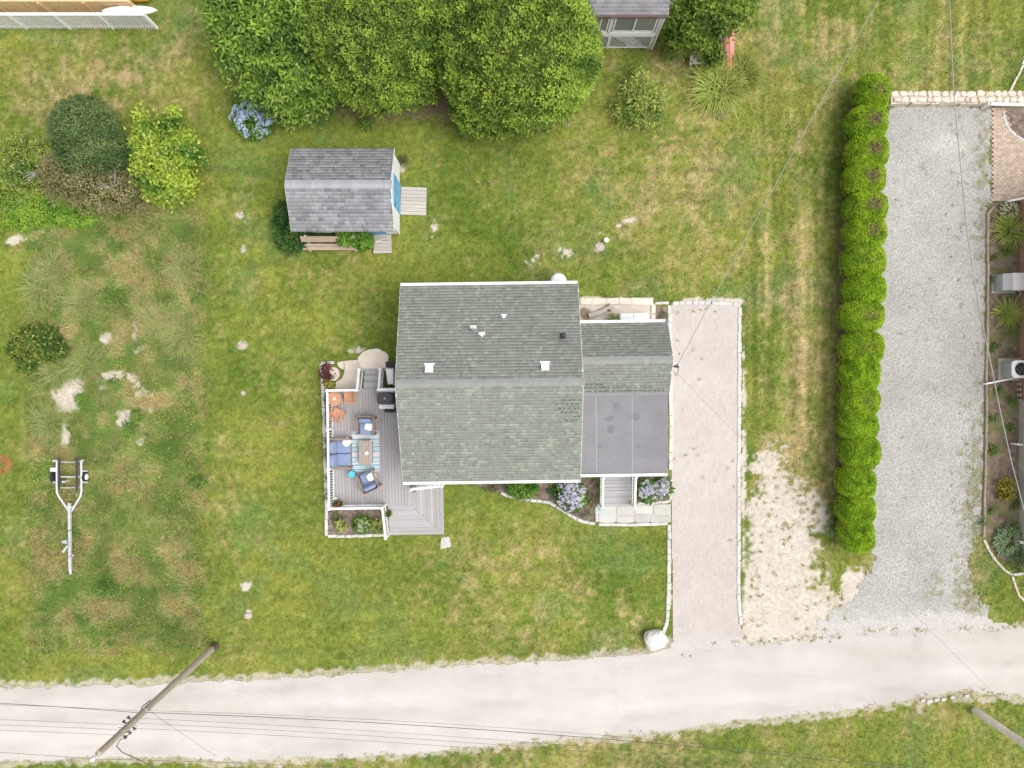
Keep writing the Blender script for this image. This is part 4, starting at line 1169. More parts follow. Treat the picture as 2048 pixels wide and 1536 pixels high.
# railings
R = lambda px, py, z=DZ: tuple(f(px, py, z))
rx = f(666, 900, .7).x
railing(deck, (rx, dyN-.06, DZ), (rx, dyS+.06, DZ), posts_mid=2, z0=.1)
railing(deck, (rx+.06, dyN-.06, DZ), (ux0-.06, dyN-.06, DZ), n_post=(False, True), z0=.1)
railing(deck, (ux0-.06, dyN-.06+.05, DZ), (ux0-.06, uy1-.05, .15), n_post=(False, True), z0=.0, h=.85)
railing(deck, (ux1+.06, dyN-.06, DZ), (ux1+.06, uy1-.05, .15), n_post=(True, True), z0=.0, h=.85)
railing(deck, (ux1+.1, dyN-.06, DZ), (wallx-.06, dyN-.06, DZ), n_post=(False, False), z0=.1)
railing(deck, (rx+.06, dyS+.06, DZ), (lx-.06, dyS+.06, DZ), n_post=(False, True), z0=.1)
railing(deck, (lx-.06, dyS, DZ), (lx-.02, ey[3]+.06, .15), n_post=(False, True), z0=0, h=.82)
hx0 = f(818, 964, 1.2)
railing(deck, (f(822,968,1.5).x, f(818,979,1.4).y, DZ), (f(884,962,1.0).x, f(884,972,1.0).y, .15), z0=0, h=.85)

# ---- rug and furniture on the deck
def deckthing(name, label, cat, px, py, rz=0.0, z=DZ, group=None):
    return T(name, label, cat, W(px, py, z), rz, group)
rug = deckthing("striped_rug", "blue and white striped outdoor rug on the deck", "rug", 731.5, 903, math.radians(.8), DZ + .002)
rw, rl = 55*S*kz(.6)/2, 80*S*kz(.6)/2
STR = []
y = -rl; stripes = [(.07,(.60,.66,.68)),(.05,(.20,.42,.55)),(.05,(.62,.67,.69)),(.10,(.45,.62,.68)),(.04,(.16,.36,.50)),(.09,(.66,.69,.69)),(.05,(.32,.53,.62)),(.04,(.66,.69,.69)),(.12,(.52,.66,.70)),(.03,(.12,.28,.42)),(.16,(.68,.70,.70))]
k = 0
Vr, Fr, Cr = [], [], []
while y < rl - 1e-4:
    w_, c_ = stripes[k % len(stripes)]; y2 = min(y + w_, rl); o = len(Vr)
    Vr += [(-rw, y, .006), (rw, y, .006), (rw, y2, .006), (-rw, y2, .006)]; Fr.append((o, o+1, o+2, o+3)); Cr += [c_]*4; y = y2; k += 1
M['rug'] = mat("woven_rug", attr=True, rough=.95, var=.08, scale=20, bump=.3)
rug.add("weave", np_mesh("weave", np.array(Vr), np.array(Fr), np.array(Cr)), M['rug'])
rug.add("backing", MB().box(-rw, rw, -rl, rl, 0, .005), M['bluecush'])

def sofa_like(t, w, d, seats, m=None):
    """frame of flat brown boards, blue seat and back cushions; faces -y, its back at +y"""
    aw = .09
    for sx in (-1, 1):
        for sy in (-1, 1):
            t.add("leg", MB().box(sx*(w/2-aw/2)-.04, sx*(w/2-aw/2)+.04, sy*(d/2-.06)-.04, sy*(d/2-.06)+.04, 0, .55 if sy < 0 else .72), M['wicker'])
        t.add("arm", MB().add([(sx*(w/2)-aw*(sx>0), -d/2, .55), (sx*(w/2)+aw*(sx<0), -d/2, .55), (sx*(w/2)+aw*(sx<0), d/2, .60), (sx*(w/2)-aw*(sx>0), d/2, .60),
                               (sx*(w/2)-aw*(sx>0), -d/2, .59), (sx*(w/2)+aw*(sx<0), -d/2, .59), (sx*(w/2)+aw*(sx<0), d/2, .64), (sx*(w/2)-aw*(sx>0), d/2, .64)],
                              [(0,3,2,1),(4,5,6,7),(0,1,5,4),(1,2,6,5),(2,3,7,6),(3,0,4,7)]), M['wicker'])
    t.add("seat_frame", MB().box(-w/2+aw, w/2-aw, -d/2+.02, d/2-.05, .22, .29), M['wicker'])
    t.add("back_frame", MB().add([(-w/2+aw, d/2-.14, .3), (w/2-aw, d/2-.14, .3), (w/2-aw, d/2-.02, .80), (-w/2+aw, d/2-.02, .80), (-w/2+aw, d/2-.10, .3), (w/2-aw, d/2-.10, .3), (w/2-aw, d/2+.03, .80), (-w/2+aw, d/2+.03, .80)], [(0,1,2,3),(7,6,5,4),(0,4,5,1),(1,5,6,2),(2,6,7,3),(3,7,4,0)]), M['wicker'])
    iw = (w - 2*aw - .02) / seats
    for k in range(seats):
        cx = -w/2 + aw + .01 + iw*(k+.5)
        t.add("seat_cushion", MB().cushion(cx, -.10, .36, iw-.012, d*.74, .16, e=.22), M['bluecush'], smooth=True)
        t.add("back_cushion", MB().cushion(cx, d/2-.20, .62, iw-.016, .19, .50, tilt=-.3, e=.3), M['bluecush'], smooth=True)
ls = deckthing("loveseat", "two seat blue cushioned sofa with its back to the white railing", "sofa", 685.5, 905, math.radians(90.5))
sofa_like(ls, 1.34, .92, 2)
a1 = deckthing("armchair", "blue cushioned armchair facing the table from its upper end", "armchair", 736, 850.5, math.radians(-2), group="blue deck armchairs")
sofa_like(a1, .80, .82, 1)
a2 = deckthing("armchair", "blue cushioned armchair turned askew beside the aqua stool", "armchair", 741, 960, math.radians(205), group="blue deck armchairs")
sofa_like(a2, .80, .84, 1)
def pillow(px, py, z, s, rz, label, tilt=.35):
    p = T("throw_pillow", label, "pillow", W(px, py, z), rz, "white throw pillows")
    p.add("cover", MB().cushion(0, 0, .06, s, s*.86, .13, 0, tilt, e=.6), M['pillow'], smooth=True)
pillow(694, 884, DZ+.44, .40, .75, "white throw pillow lying diagonally on the sofa", .15)
pillow(738.5, 853, DZ+.46, .42, -.2, "pale throw pillow on the armchair at the table's upper end", .2)
pillow(743, 953, DZ+.46, .42, .55, "pale throw pillow on the askew armchair", .2)
ct = deckthing("coffee_table", "low greyed wood plank table on the striped rug", "table", 735, 904, math.radians(.5), DZ + .008)
for k in range(4): ct.add("plank", MB().box(-.29+.146*k, -.29+.146*(k+1)-.008, -.53, .53, .36, .40), M['tablewood'])
ct.add("base", MB().box(-.24, .24, -.46, .46, 0, .358), M['wicker'])
bw = T("bowl", "small round white bowl on the greyed coffee table", "bowl", W(734, 906, DZ+.408))
bw.add("bowl_body", MB().lathe(0, 0, [(0,0),(.045,0),(.08,.04),(.085,.06),(.075,.058),(.04,.02),(0,.018)], 16), M['ceramic'], smooth=True)
sx_ = deckthing("side_table", "round aqua metal drum side table on the deck boards", "side table", 708, 946.5)
sx_.add("drum", MB().lathe(0, 0, [(0,0),(.11,0),(.12,.02),(.10,.22),(.135,.42),(.135,.44)], 20), M['aqua'], smooth=True)
sx_.add("table_top", MB().lathe(0, 0, [(.0,.435),(.135,.435),(.15,.45),(.15,.468),(.135,.475),(.13,.462),(0,.46)], 24), M['aqua'])
bt = deckthing("bistro_table", "round slatted teak bistro table with a centre hole", "table", 677, 797)
for k in range(9):
    x0_ = -.285 + k*.0635; x1_ = x0_ + .056
    xm = (x0_ + x1_)/2; h_ = math.sqrt(max(.001, .288**2 - max(abs(x0_), abs(x1_), 0)**2 if max(abs(x0_),abs(x1_)) < .288 else .01))
    c_, s_ = math.cos(.6), math.sin(.6)
    pts = [(x0_,-h_),(x1_,-h_),(x1_,h_),(x0_,h_)]
    bt.add("slat", MB().prism([(x*c_-y*s_, x*s_+y*c_) for x, y in pts], .71, .735), M['teak'])
bt.add("rim", MB().lathe(0, 0, [(.275,.705),(.305,.705),(.305,.738),(.275,.738)], 32), M['teak'])
bt.add("hole_ring", MB().lathe(0, 0, [(.03,.736),(.065,.736),(.062,.746),(.03,.746)], 18), M['ceramic'])
for a in (.4, 2.0, 3.5, 5.1): bt.add("leg", MB().bar((.24*math.cos(a), .24*math.sin(a), 0), (.12*math.cos(a+.8), .12*math.sin(a+.8), .71), .035, .035), M['teak'])
def foldchair(px, py, rz, label):
    t = deckthing("folding_chair", label, "chair", px, py, rz, group="teak folding chairs")
    for k in range(6): t.add("seat_slat", MB().box(-.19, .19, -.2+.066*k, -.2+.066*k+.058, .42, .44), M['teak'])
    for s in (-1, 1):
        t.add("seat_rail", MB().box(s*.2-.015, s*.2+.015, -.22, .2, .40, .43), M['teak'])
        t.add("leg", MB().bar((s*.215, .24, 0), (s*.215, -.2, .42), .03, .035), M['teak'])
        t.add("back_leg", MB().bar((s*.235, -.2, 0), (s*.235, .34, .86), .03, .035), M['teak'])
        t.add("arm", MB().box(s*.25-.025, s*.25+.025, -.18, .24, .62, .645), M['teak'])
    for k in range(4):
        y_, z_ = .215 + k*.035, .55 + k*.08
        t.add("back_slat", MB().bar((-.22, y_+.03, z_), (.22, y_+.03, z_), .02, .06), M['teak'])
    t.add("stretcher", MB().bar((-.2, .1, .14), (.2, .1, .14), .02, .03), M['teak'])
foldchair(702, 793.5, math.radians(-85), "teak folding chair at the upper right of the bistro table")
foldchair(680, 826, math.radians(158), "teak folding chair below the bistro table, against the railing")
gr = deckthing("gas_grill", "black lidded barbecue grill beside the house wall", "grill", 777.5, 796, 0)
gr.add("cart", MB().box(-.30, .30, -.22, .22, .1, .72), M['black'])
gr.add("lid", MB().stone(-.0, 0, .74, 1.06, .66, .52, 0, .0, 16, 4), M['darkmetal'])
gr.add("handle", MB().bar((-.34, -.12, .86), (-.34, .12, .86), .03, .03), M['darkmetal'])
for s in (-1, 1): gr.add("side_shelf", MB().box(-.29, .34, s*.36-.09, s*.36+.09, .70, .735), M['white'] if s > 0 else M['offwhite'])
gr.add("front_panel", MB().box(-.1, .34, -.62, -.46, .0, .5), M['black'])
gr.add("lid_badge", MB().box(-.03, .06, -.03, .03, 1.058, 1.066), M['grey'])
for sx2 in (-.26, .26):
    for sy2 in (-.18, .18): gr.add("caster", MB().tube([(sx2, sy2-.02, .05), (sx2, sy2+.02, .05)], .05, 10), M['black'])
ck = T("storage_bin", "white tapered lid on a dark bin beside the deck stairs", "bin", W(784, 752, 0), 0)
ck.add("bin_body", MB().box(-.16, .22, -.42, .62, 0, .62), M['black'])
ck.add("lid", MB().add([(-.08,-.40,.64),(.20,-.40,.64),(.20,.34,.64),(-.18,.36,.64),(-.04,-.36,.86),(.18,-.36,.86),(.18,.28,.86),(-.13,.30,.86)], [(0,3,2,1),(4,5,6,7),(0,1,5,4),(1,2,6,5),(2,3,7,6),(3,0,4,7)]), M['vinyl'])
ck.add("side_board", MB().box(-.25, -.17, .25, .64, 0, .35), M['oldwood'])
# pots on the deck
def pot(name, label, px, py, z, r, h, m, plant=None, n=200, fl=None, spread=1.6, ph=.3):
    t = T(name, label, "plant pot", W(px, py, z))
    t.add("pot", MB().lathe(0, 0, [(0,0),(r*.7,0),(r,h),(r*.88,h),(r*.85,h*.85),(0,h*.85)], 16), m, smooth=True)
    if plant is not None:
        d = unit(RNG.normal(size=(n, 3))); d[:, 2] = np.abs(d[:, 2])
        P = d * np.array([r*spread*.7, r*spread*.7, ph*.7])[None] * RNG.rand(n)[:, None]**.4 + np.array([0, 0, h*.85])
        Cc = mixcol(plant[0], plant[1], RNG.rand(n))
        sets = [leafset(P, unit(d + RNG.normal(size=(n,3))*.5), RNG.uniform(.06,.11,n), .045, Cc)]
        t.add("foliage", np_mesh("foliage", *join(sets)), M['leaf'])
        if fl:
            for k in range(fl[1]):
                a, q = random.uniform(0, 6.28), random.uniform(.2, 1) * r * spread * .75
                d2 = unit(RNG.normal(size=(9, 3)) + np.array([0,0,.6]))
                vs = leafset(np.tile([[q*math.cos(a), q*math.sin(a), h*.85+ph*random.uniform(.5,.85)]], (9,1)), d2, .05, .045, np.tile([fl[0]], (9,1)) * RNG.uniform(.85,1.1,(9,1)))
                t.add("flower", np_mesh("flower", *vs), M['petal'])
    return t
pot("flower_pot", "pot of orange flowers in the lower corner of the deck", 678.5, 1008, DZ, .17, .3, M['terracotta'], ((.03,.09,.015),(.10,.2,.03)), 260, ((.75,.25,.06), 9), 1.9, .35)
pot("flower_pot", "empty white bucket beside the orange flowered pot", 673, 997, DZ, .11, .22, M['ceramic'])
pot("flower_pot", "small leafy pot on the steps by the stair railing", 779, 1026, DZ-.15, .10, .2, M['wicker'], ((.05,.12,.02),(.2,.28,.05)), 160, None, 1.8, .25)
pot("flower_pot", "small green potted plant under the house stair railing", 828, 976, DZ-.15, .11, .2, M['wicker'], ((.04,.09,.02),(.12,.2,.05)), 120, None, 1.5, .2)
pot("flower_pot", "orange terracotta pot beside the shed step", 735, 485, 0, .14, .22, M['terracotta'])
pot("flower_pot", "broken pale terracotta pot in front of the shed vine", 741, 478, 0, .11, .18, M['sandstone'])
pot("flower_pot", "small rust coloured pot against the shed wall", 738, 471, 0, .13, .2, M['terracotta'])
bk = T("paper_box", "small tan box lying on the shed step", "box", W(757, 484, .165), .05)
bk.add("box_body", MB().box(-.13, .13, -.05, .05, 0, .09), mat("tan_card", (.62, .52, .38), var=.08)); bk.add("lid_flap", MB().box(-.12, .12, -.045, .045, .09, .098), M['sandstone'])
dg = T("garden_ornament", "small blue garden ornament at the corner of the front walk", "ornament", W(1198, 1018, 0))
dg.add("stake", MB().tube([(0,0,0),(0,0,.42)], .012, 6), M['darkmetal'])
for a in (.3, 2.0, 3.4, 5.2): dg.add("wing", MB().add([(0,0,.42),(.18*math.cos(a-.15),.18*math.sin(a-.15),.45),(.2*math.cos(a+.15),.2*math.sin(a+.15),.44),(0,0,.40)], [(0,1,2),(3,2,1),(0,3,1),(0,2,3)]), M['aqua'])

# ---- bench by the shed
bn = T("garden_bench", "long weathered wooden bench along the shed's front wall", "bench", W(658, 490, 0), 0)
q = bn.f
for (y0z, y1z, z) in ((1235, 1262, .45), (1264, 1310, .45)):
    a, b = q(540+370/5.69, 270+y1z/5.69, z), q(540+980/5.69, 270+y0z/5.69, z)
    bn.add("seat_plank", MB().box(a.x, b.x, a.y, b.y-.01, z-.04, z), M['benchwood'])
a, b = q(540+345/5.69, 270+1210/5.69, .85), q(540+970/5.69, 270+1165/5.69, .85)
bn.add("backrest", MB().add([(a.x,a.y,.70),(b.x,a.y,.70),(b.x,b.y,.92),(a.x,b.y,.92),(a.x,a.y+.04,.69),(b.x,a.y+.04,.69),(b.x,b.y+.04,.91),(a.x,b.y+.04,.91)], [(0,1,2,3),(7,6,5,4),(0,4,5,1),(1,5,6,2),(2,6,7,3),(3,7,4,0)]), M['benchwood'])
yy = q(0, 270+1270/5.69, .45).y
for xx in (a.x+.22, b.x-.1):
    bn.add("leg", MB().box(xx-.05, xx+.05, yy-.14, yy-.04, 0, .41), M['offwhite'])
    bn.add("back_leg", MB().bar((xx, yy+.12, 0), (xx, b.y+.07, .9), .09, .05, up=(0,1,0)), M['offwhite'])
    bn.add("cross_rail", MB().box(xx-.04, xx+.04, yy-.04, yy+.14, .34, .41), M['offwhite'])

# ---- boat trailer
def tz(x, y, z=.5): return W(60 + x/5.12, 880 + y/5.12, z)
tr = T("boat_trailer", "galvanised boat trailer parked in the rough grass", "trailer", W(139, 1030, 0), 0)
L0 = lambda x, y, z=.5: tz(x, y, z) - tr.loc
fz = .52
tr.add("frame_rail", MB().tube([L0(275,205,fz), L0(275,530,fz), L0(292,575,fz), L0(395,725,fz)], .045, 8), M['galv'])
tr.add("frame_rail", MB().tube([L0(525,205,fz), L0(527,530,fz), L0(515,575,fz), L0(428,725,fz)], .045, 8), M['galv'])
tr.add("tongue", MB().bar(L0(405,645,fz+.02), L0(413,1330,fz+.02), .11, .1), M['galv'])
tr.add("coupler", MB().tube([L0(413,1320,fz+.03), L0(414,1372,fz+.04)], [.07,.05], 10), M['galv'])
tr.add("tongue_jack", MB().tube([L0(440,1180,0) + Vector((0,0,.0)), L0(440,1180,.9)], .03, 8), M['galv'])
tr.add("jack_handle", MB().tube([L0(395,1195,.85), L0(480,1170,.85)], .012, 6), M['darkmetal'])
for y, z in ((225, .52), (372, .52), (487, .52)): tr.add("cross_member", MB().tube([L0(280,y,z), L0(400,y+3,z-.06), L0(522,y-4,z)], .024, 8), M['galv'])
for xx, y0, y1 in ((297,185,500), (478,180,525)): 
    tr.add("bunk", MB().bar(L0(xx,y0,.68), L0(xx,y1,.68), .085, .05), M['darkmetal'])
    for y in (225, 372, 480): tr.add("bunk_bracket", MB().bar(L0(xx,y,.5), L0(xx,y,.66), .05, .05), M['galv'])
for s, xx in ((-1, 252), (1, 566)):
    c = L0(xx, 378, .3)
    w_ = tr.add("wheel", MB().tube([c + Vector((-s*.06,0,0)), c + Vector((s*.06,0,0))], [.26,.26], 20), M['rubber'])
    tr.add("hub", MB().tube([c + Vector((s*.055,0,0)), c + Vector((s*.085,0,0))], [.15,.11], 14), M['white'], w_)
    tr.add("axle_arm", MB().bar(L0(400,378,.3), c, .05, .05), M['galv'])
    for y in (318, 432): tr.add("fender_bracket", MB().bar(L0(275 if s < 0 else 525, y, .5), L0(235 if s < 0 else 590, y, .52), .05, .03), M['galv'])
    tr.add("guide_foot", MB().bar(L0(275 if s<0 else 525, 212, .55), L0(235 if s<0 else 550, 212, .55), .08, .06), M['galv'])
tr.add("tail_light_board", MB().bar(L0(212,303,.56), L0(265,303,.56), .16, .05), M['white'])
tr.add("tie_plate", MB().bar(L0(372,688,fz+.03), L0(448,688,fz+.03), .07, .04), M['galv'])
tr.add("winch_post", MB().bar(L0(410,1075,fz), L0(345,1045,.95), .07, .06), M['galv'])
tr.add("winch_drum", MB().tube([L0(335,1045,.95), L0(375,1035,.95)], .06, 10), M['galv'])
tr.add("bow_stop", MB().bar(L0(385,1085,.85), L0(335,1150,.85), .08, .06), M['galv'])
tr.add("strap", MB().bar(L0(370,940,fz+.08), L0(430,918,fz+.08), .03, .015), M['darkmetal'])
tr.add("axle_stand", MB().box(-.06, .06, 1.5, 1.6, 0, .46), M['galv'])
sk = T("white_stick", "short white stick lying in the grass beside the trailer tongue", "stick", W(188, 1104, 0), .63)
sk.add("stick_body", MB().cbox(0, 0, .035, .42, .045, .03), M['offwhite']); sk.add("stick_tip", MB().cbox(.215, 0, .035, .02, .04, .025), M['oldwood'])
oc = T("cord_coil", "tangled orange cord coil on the left lawn edge", "cord", W(8, 930, 0))
pts = [( .38*(1-.012*k)*math.cos(.5*k+.2*math.sin(k)), .5*(1-.013*k)*math.sin(.5*k), .025+.012*abs(math.sin(k*1.7))) for k in range(54)]
oc.add("cord_loop", MB().tube(pts, .017, 5), M['orange'])

# ---- boulder, lawn caps, stones
M['dullstone'] = mat('dull_lawn_stone', (.46, .40, .34), rough=.95, var=.2, scale=8, obvar=.1, bump=.4)
def rock(name, label, px, py, rx, ry, h, m, seed, rz=0.0, cat="boulder", group=None):
    n = 18; V_ = []; F_ = []
    nu, nv = 22, 11
    r_ = np.random.RandomState(seed)
    for j in range(nv + 1):
        ph = -math.pi/2 + math.pi*j/nv
        for i in range(nu):
            th = 2*math.pi*i/nu
            d = Vector((math.cos(ph)*math.cos(th), math.cos(ph)*math.sin(th), math.sin(ph)))
            k = 1 + (.34 if h > .5 else .22)*(float(fbm(np.array([d.x*1.4+seed]), np.array([d.y*1.4+d.z*1.3]), 1.1, 200+seed, 3)[0]) - .5)*2
            f2 = lambda t: math.copysign(abs(t)**.75, t)
            V_.append((rx*f2(d.x)*k, ry*f2(d.y)*k, h*.42 + h*.55*f2(d.z)*k))
    F_ = [(j*nu+i, j*nu+(i+1)%nu, (j+1)*nu+(i+1)%nu, (j+1)*nu+i) for j in range(nv) for i in range(nu)]
    o = link(name, MB().add(V_, F_).mesh(name, h < .5), m)
    o.location = W(px, py, 0); o.rotation_euler = (0, 0, rz)
    return tag(o, label, cat, group)
rock("boulder", "big white boulder at the corner of lawn and driveway", 1307, 1274, .50, .44, .72, M['boulder'], 3, .4)
rock("lawn_stone", "pale flat stone in the lawn left of the deck", 485, 690, .14, .11, .08, M['dullstone'], 4, .3, "stone")
rock("lawn_stone", "small pale stone in the lawn above the trailer's row", 487, 786, .10, .12, .07, M['dullstone'], 5, 1.0, "stone")
rock("lawn_stone", "small white stone in the lawn left of the shed", 483, 428, .10, .09, .07, M['dullstone'], 6, .1, "stone")
rock("lawn_stone", "small weathered stone in the lawn below the shed's left end", 485, 500, .08, .09, .06, M['dullstone'], 8, .1, "stone")
rock("lawn_stone", "square pale stone in the lower lawn near the road", 497, 1231, .17, .13, .07, M['dullstone'], 7, .1, "stone")
rock("lawn_stone", "flat pinkish stone beside the white round cap", 1199, 494, .22, .16, .06, M['dullstone'], 9, -.6, "stone")
cp = T("pipe_cap", "white round pipe cap in the back lawn", "pipe cap", W(1212, 481, 0))
cp.add("pipe", MB().cyl(0, 0, 0, .12, .10, .10, 16), M['vinyl']); cp.add("cap", MB().cyl(0, 0, .12, .16, .115, .105, 16), M['vinyl'])
for k, (x_, y_, r_) in enumerate(((1845,1400,.10),(1858,1402,.14),(1872,1399,.12),(1886,1398,.13),(1903,1394,.11),(1932,1391,.12))):
    rock("verge_stone", ("white rock", "pale rock", "low rock", "long rock", "small rock", "end rock")[k] + " " + ("first", "second", "third", "fourth", "fifth", "last")[k] + " in the row along the right road verge", x_, y_, r_, r_*.6, .09, M['kerb'], 20+k, .2, "rock", "rocks along the road verge")

# ---- weathered bench and red kayak by the leafy tree
wb = T("wooden_pallet_table", "weathered grey low table beside the red kayak", "table", W(1396, 118, 0), math.radians(-4))
for k in range(5): wb.add("plank", MB().box(-.36+.145*k, -.36+.145*(k+1)-.012, -.4, .42, .34, .38), M['oldwood'])
for s in (-1, 1):
    for s2 in (-1, 1): wb.add("leg", MB().box(s*.32-.04, s*.32+.04, s2*.34-.04, s2*.34+.04, 0, .34), M['oldwood'])
wb.add("rim_board", MB().box(-.44, -.37, -.45, .45, .30, .40), M['oldwood']); wb.add("lower_shelf", MB().box(-.3, .3, -.3, .3, .1, .13), M['oldwood'])
ky = T("kayak", "faded salmon red kayak lying beside the daylilies", "kayak", W(1453, 98, 0), math.radians(2))
ns = 15; prof = [(-1.2 + 2.9*t, .28 * (math.sin(math.pi*min(1, max(0, t))) ** .55 + .02)) for t in np.linspace(0, 1, ns)]
Vk, Fk = [], []
for (y_, w_) in prof:
    for a in np.linspace(0, 2*math.pi, 12, endpoint=False):
        Vk.append((w_*math.cos(a), y_, .02 + .24 + .24*math.sin(a)*(.5 + .5*w_/.28)))
Fk = [(i*12+k, i*12+(k+1)%12, (i+1)*12+(k+1)%12, (i+1)*12+k) for i in range(ns-1) for k in range(12)] + [tuple(range(12)), tuple(range((ns-1)*12, ns*12))]
hl = ky.add("hull", MB().add(Vk, Fk), M['salmon'], smooth=True)
ky.add("keel_ridge", MB().tube([(0, y_, .26 + .245*(.5+.5*w_/.28)) for y_, w_ in prof[1:-1]], .022, 6), M['salmon'], hl)
ky.add("gunwale", MB().tube([(-w_-.01, y_, .26) for y_, w_ in prof[1:-1]], .02, 6), M['white'], hl)
# ---------------------------------------------------------------- vegetation
LG = 1.0
def crown(t, lobes, n, dark, light, L, Wd, shell=.35, zmin=.04, bump=.12, seed=3, up=.35, rnd=.55, per=5, extra=None, extra_p=0.0, name="crown", core=.74, spray=.07, clumpy=2.0):
    """leaf sprays through the shell of a crown, tinted clump by clump"""
    P, D, dep = lobes_points(lobes, n // per, shell, zmin, bump, seed)
    P = np.repeat(P, per, axis=0); D = np.repeat(D, per, axis=0)
    k = len(P)
    P = P + RNG.normal(size=(k, 3)) * spray
    P[:, 2] = np.maximum(P[:, 2], zmin)
    d = unit(D * .35 + RNG.normal(size=(k, 3)) * rnd * 1.3 + np.array([0, 0, up * .5]))
    cl = fbm(P[:, 0]*1.0 + P[:, 2]*.7, P[:, 1] + P[:, 2]*.4, clumpy, 300 + seed, 3)
    tcol = (cl - .5) * 2.0 + RNG.rand(k) * .55 + .22
    C = mixcol(dark, light, tcol)
    if extra is not None:
        m_ = RNG.rand(k) < (extra_p if np.isscalar(extra_p) else extra_p(P))
        C[m_] = np.array(extra) * RNG.uniform(.75, 1.15, (m_.sum(), 1))
    l_ = RNG.uniform(.7, 1.3, k)
    v = leafset(P, d, L * l_, Wd * l_, C, D + np.array([0, 0, .5]))
    o = t.add(name, np_mesh(name, *v), M['leaf'])
    if core:
        t.add("inner_branches", core_mesh(lobes, core, .0), M['twig'], kind="stuff")
    return o
def trunk(t, h, r, limbs=5, spread=1.0, m=None):
    tk_ = t.add("trunk", MB().tube([(0,0,0),(.03,.02,h*.4),(0,.05,h)], [r, r*.8, r*.35], 9), m or M['bark'])
    for k in range(limbs):
        a = 2*math.pi*k/limbs + random.uniform(-.3,.3); z = h*random.uniform(.3,.7)
        t.add("limb", MB().tube([(0,0,z), (spread*.5*math.cos(a), spread*.5*math.sin(a), z+.25*h), (spread*math.cos(a), spread*math.sin(a), z+.4*h)], [r*.5, r*.3, r*.1], 6), m or M['bark'], tk_)
    return tk_
def ctr(px, py, z): return W(px, py, z)
def lob(t, L):
    """lobes given as (px, py, z, rx, ry, rz): centre by photo pixel at its height, radii in metres"""
    out = []
    for (px, py, z, rx, ry, rz) in L:
        p = t.f(px, py, z); out.append((p.x, p.y, z, rx, ry, rz))
    return out

# the two great clipped evergreens and the looser leafy tree beside them
EVD, EVL = (.06, .13, .018), (.43, .585, .085)
tA = T("evergreen_tree", "huge rounded evergreen beside the neighbouring porch windows", "tree", W(1030, 130, 0), 0, "rounded evergreens along the top")
trunk(tA, 4.2, .28, 7, 1.8)
crown(tA, lob(tA, [(1035,125,2.4,3.25,2.9,3.0),(945,90,2.6,1.7,2.4,2.6),(1120,110,2.4,1.65,2.2,2.3),(985,215,1.7,1.8,1.25,1.7),(960,238,1.2,1.0,.8,1.1),(1090,40,3.0,1.8,1.8,2.5),(1095,185,1.8,1.6,1.2,1.6),(980,20,3.2,1.9,1.6,2.4)]), 88000, EVD, EVL, .125, .055, .12, .1, .09, 5, .5, .5, 4, (.2,.16,.07), .004, spray=.05, core=.88, clumpy=2.6)
tB = T("evergreen_tree", "large rounded evergreen in the middle of the tree row", "tree", W(750, 110, 0), 0, "rounded evergreens along the top")
trunk(tB, 4.0, .26, 7, 1.6)
crown(tB, lob(tB, [(745,105,2.4,2.45,2.3,2.8),(690,60,2.8,1.35,1.9,2.4),(815,75,2.7,1.55,2.0,2.5),(760,180,1.8,1.8,1.0,1.6),(690,150,1.8,1.15,1.1,1.6),(838,165,1.7,1.15,.95,1.5),(740,0,3.0,2.2,1.5,2.4)]), 62000, EVD, EVL, .125, .055, .12, .1, .10, 9, .5, .5, 4, (.2,.16,.07), .004, spray=.05, core=.88, clumpy=2.6)
tC = T("leafy_tree", "loose leafy green tree at the left end of the tree row", "tree", W(560, 130, 0), 0)
trunk(tC, 3.6, .16, 8, 1.9)
crown(tC, lob(tC, [(520,60,2.6,1.9,2.0,1.5),(590,130,2.2,1.8,1.7,1.5),(470,20,2.8,1.3,1.3,1.1),(540,170,1.7,1.2,1.1,1.1),(600,215,1.0,1.3,.75,.8),(480,110,2.0,.9,1.0,.9),(620,40,2.8,1.2,1.4,1.6),(630,170,1.6,.9,1.1,1.2)]), 30000, (.05,.125,.02), (.36,.54,.075), .23, .08, .55, .1, .28, 13, .25, .8, 6, (.38,.46,.13), .08, spray=.17, core=.55, clumpy=1.6)
# small seedlings at the feet of the trees
def bush(name, label, cat, px, py, rx, ry, h, n, dark, light, L=.10, Wd=.05, extra=None, extra_p=0.0, seed=5, group=None, core=.6, shell=.6, bump=.25, lobes=None, stems=4, rnd=.7, up=.3, spray=.05, per=4, clumpy=2.5):
    b_ = W(px, py, h*.5); b_.z = 0
    t = T(name, label, cat, b_, random.uniform(-.05, .05), group)
    dark = tuple(min(.5, q*1.75) for q in dark); light = tuple(min(.62, q*1.4) for q in light)
    lb = lobes or [(0,0,h*.42,rx,ry,h*.58)] + [(rx*.45*math.cos(a), ry*.45*math.sin(a), h*random.uniform(.3,.55), rx*.55, ry*.55, h*.42) for a in (random.uniform(0,6) for _ in range(4))]
    st_ = MB()
    for k in range(stems):
        a = random.uniform(0, 6.28)
        st_.tube([(0.02*math.cos(a),0.02*math.sin(a),0),(rx*.25*math.cos(a),ry*.25*math.sin(a),h*.4),(rx*.55*math.cos(a),ry*.55*math.sin(a),h*.75)], [.025,.018,.007], 6)
    t.add("stems", st_, M['bark'])
    crown(t, lb, n, dark, light, L, Wd, shell, .03, bump, seed, up, rnd, per, extra, extra_p, "foliage", core, spray, clumpy)
    return t
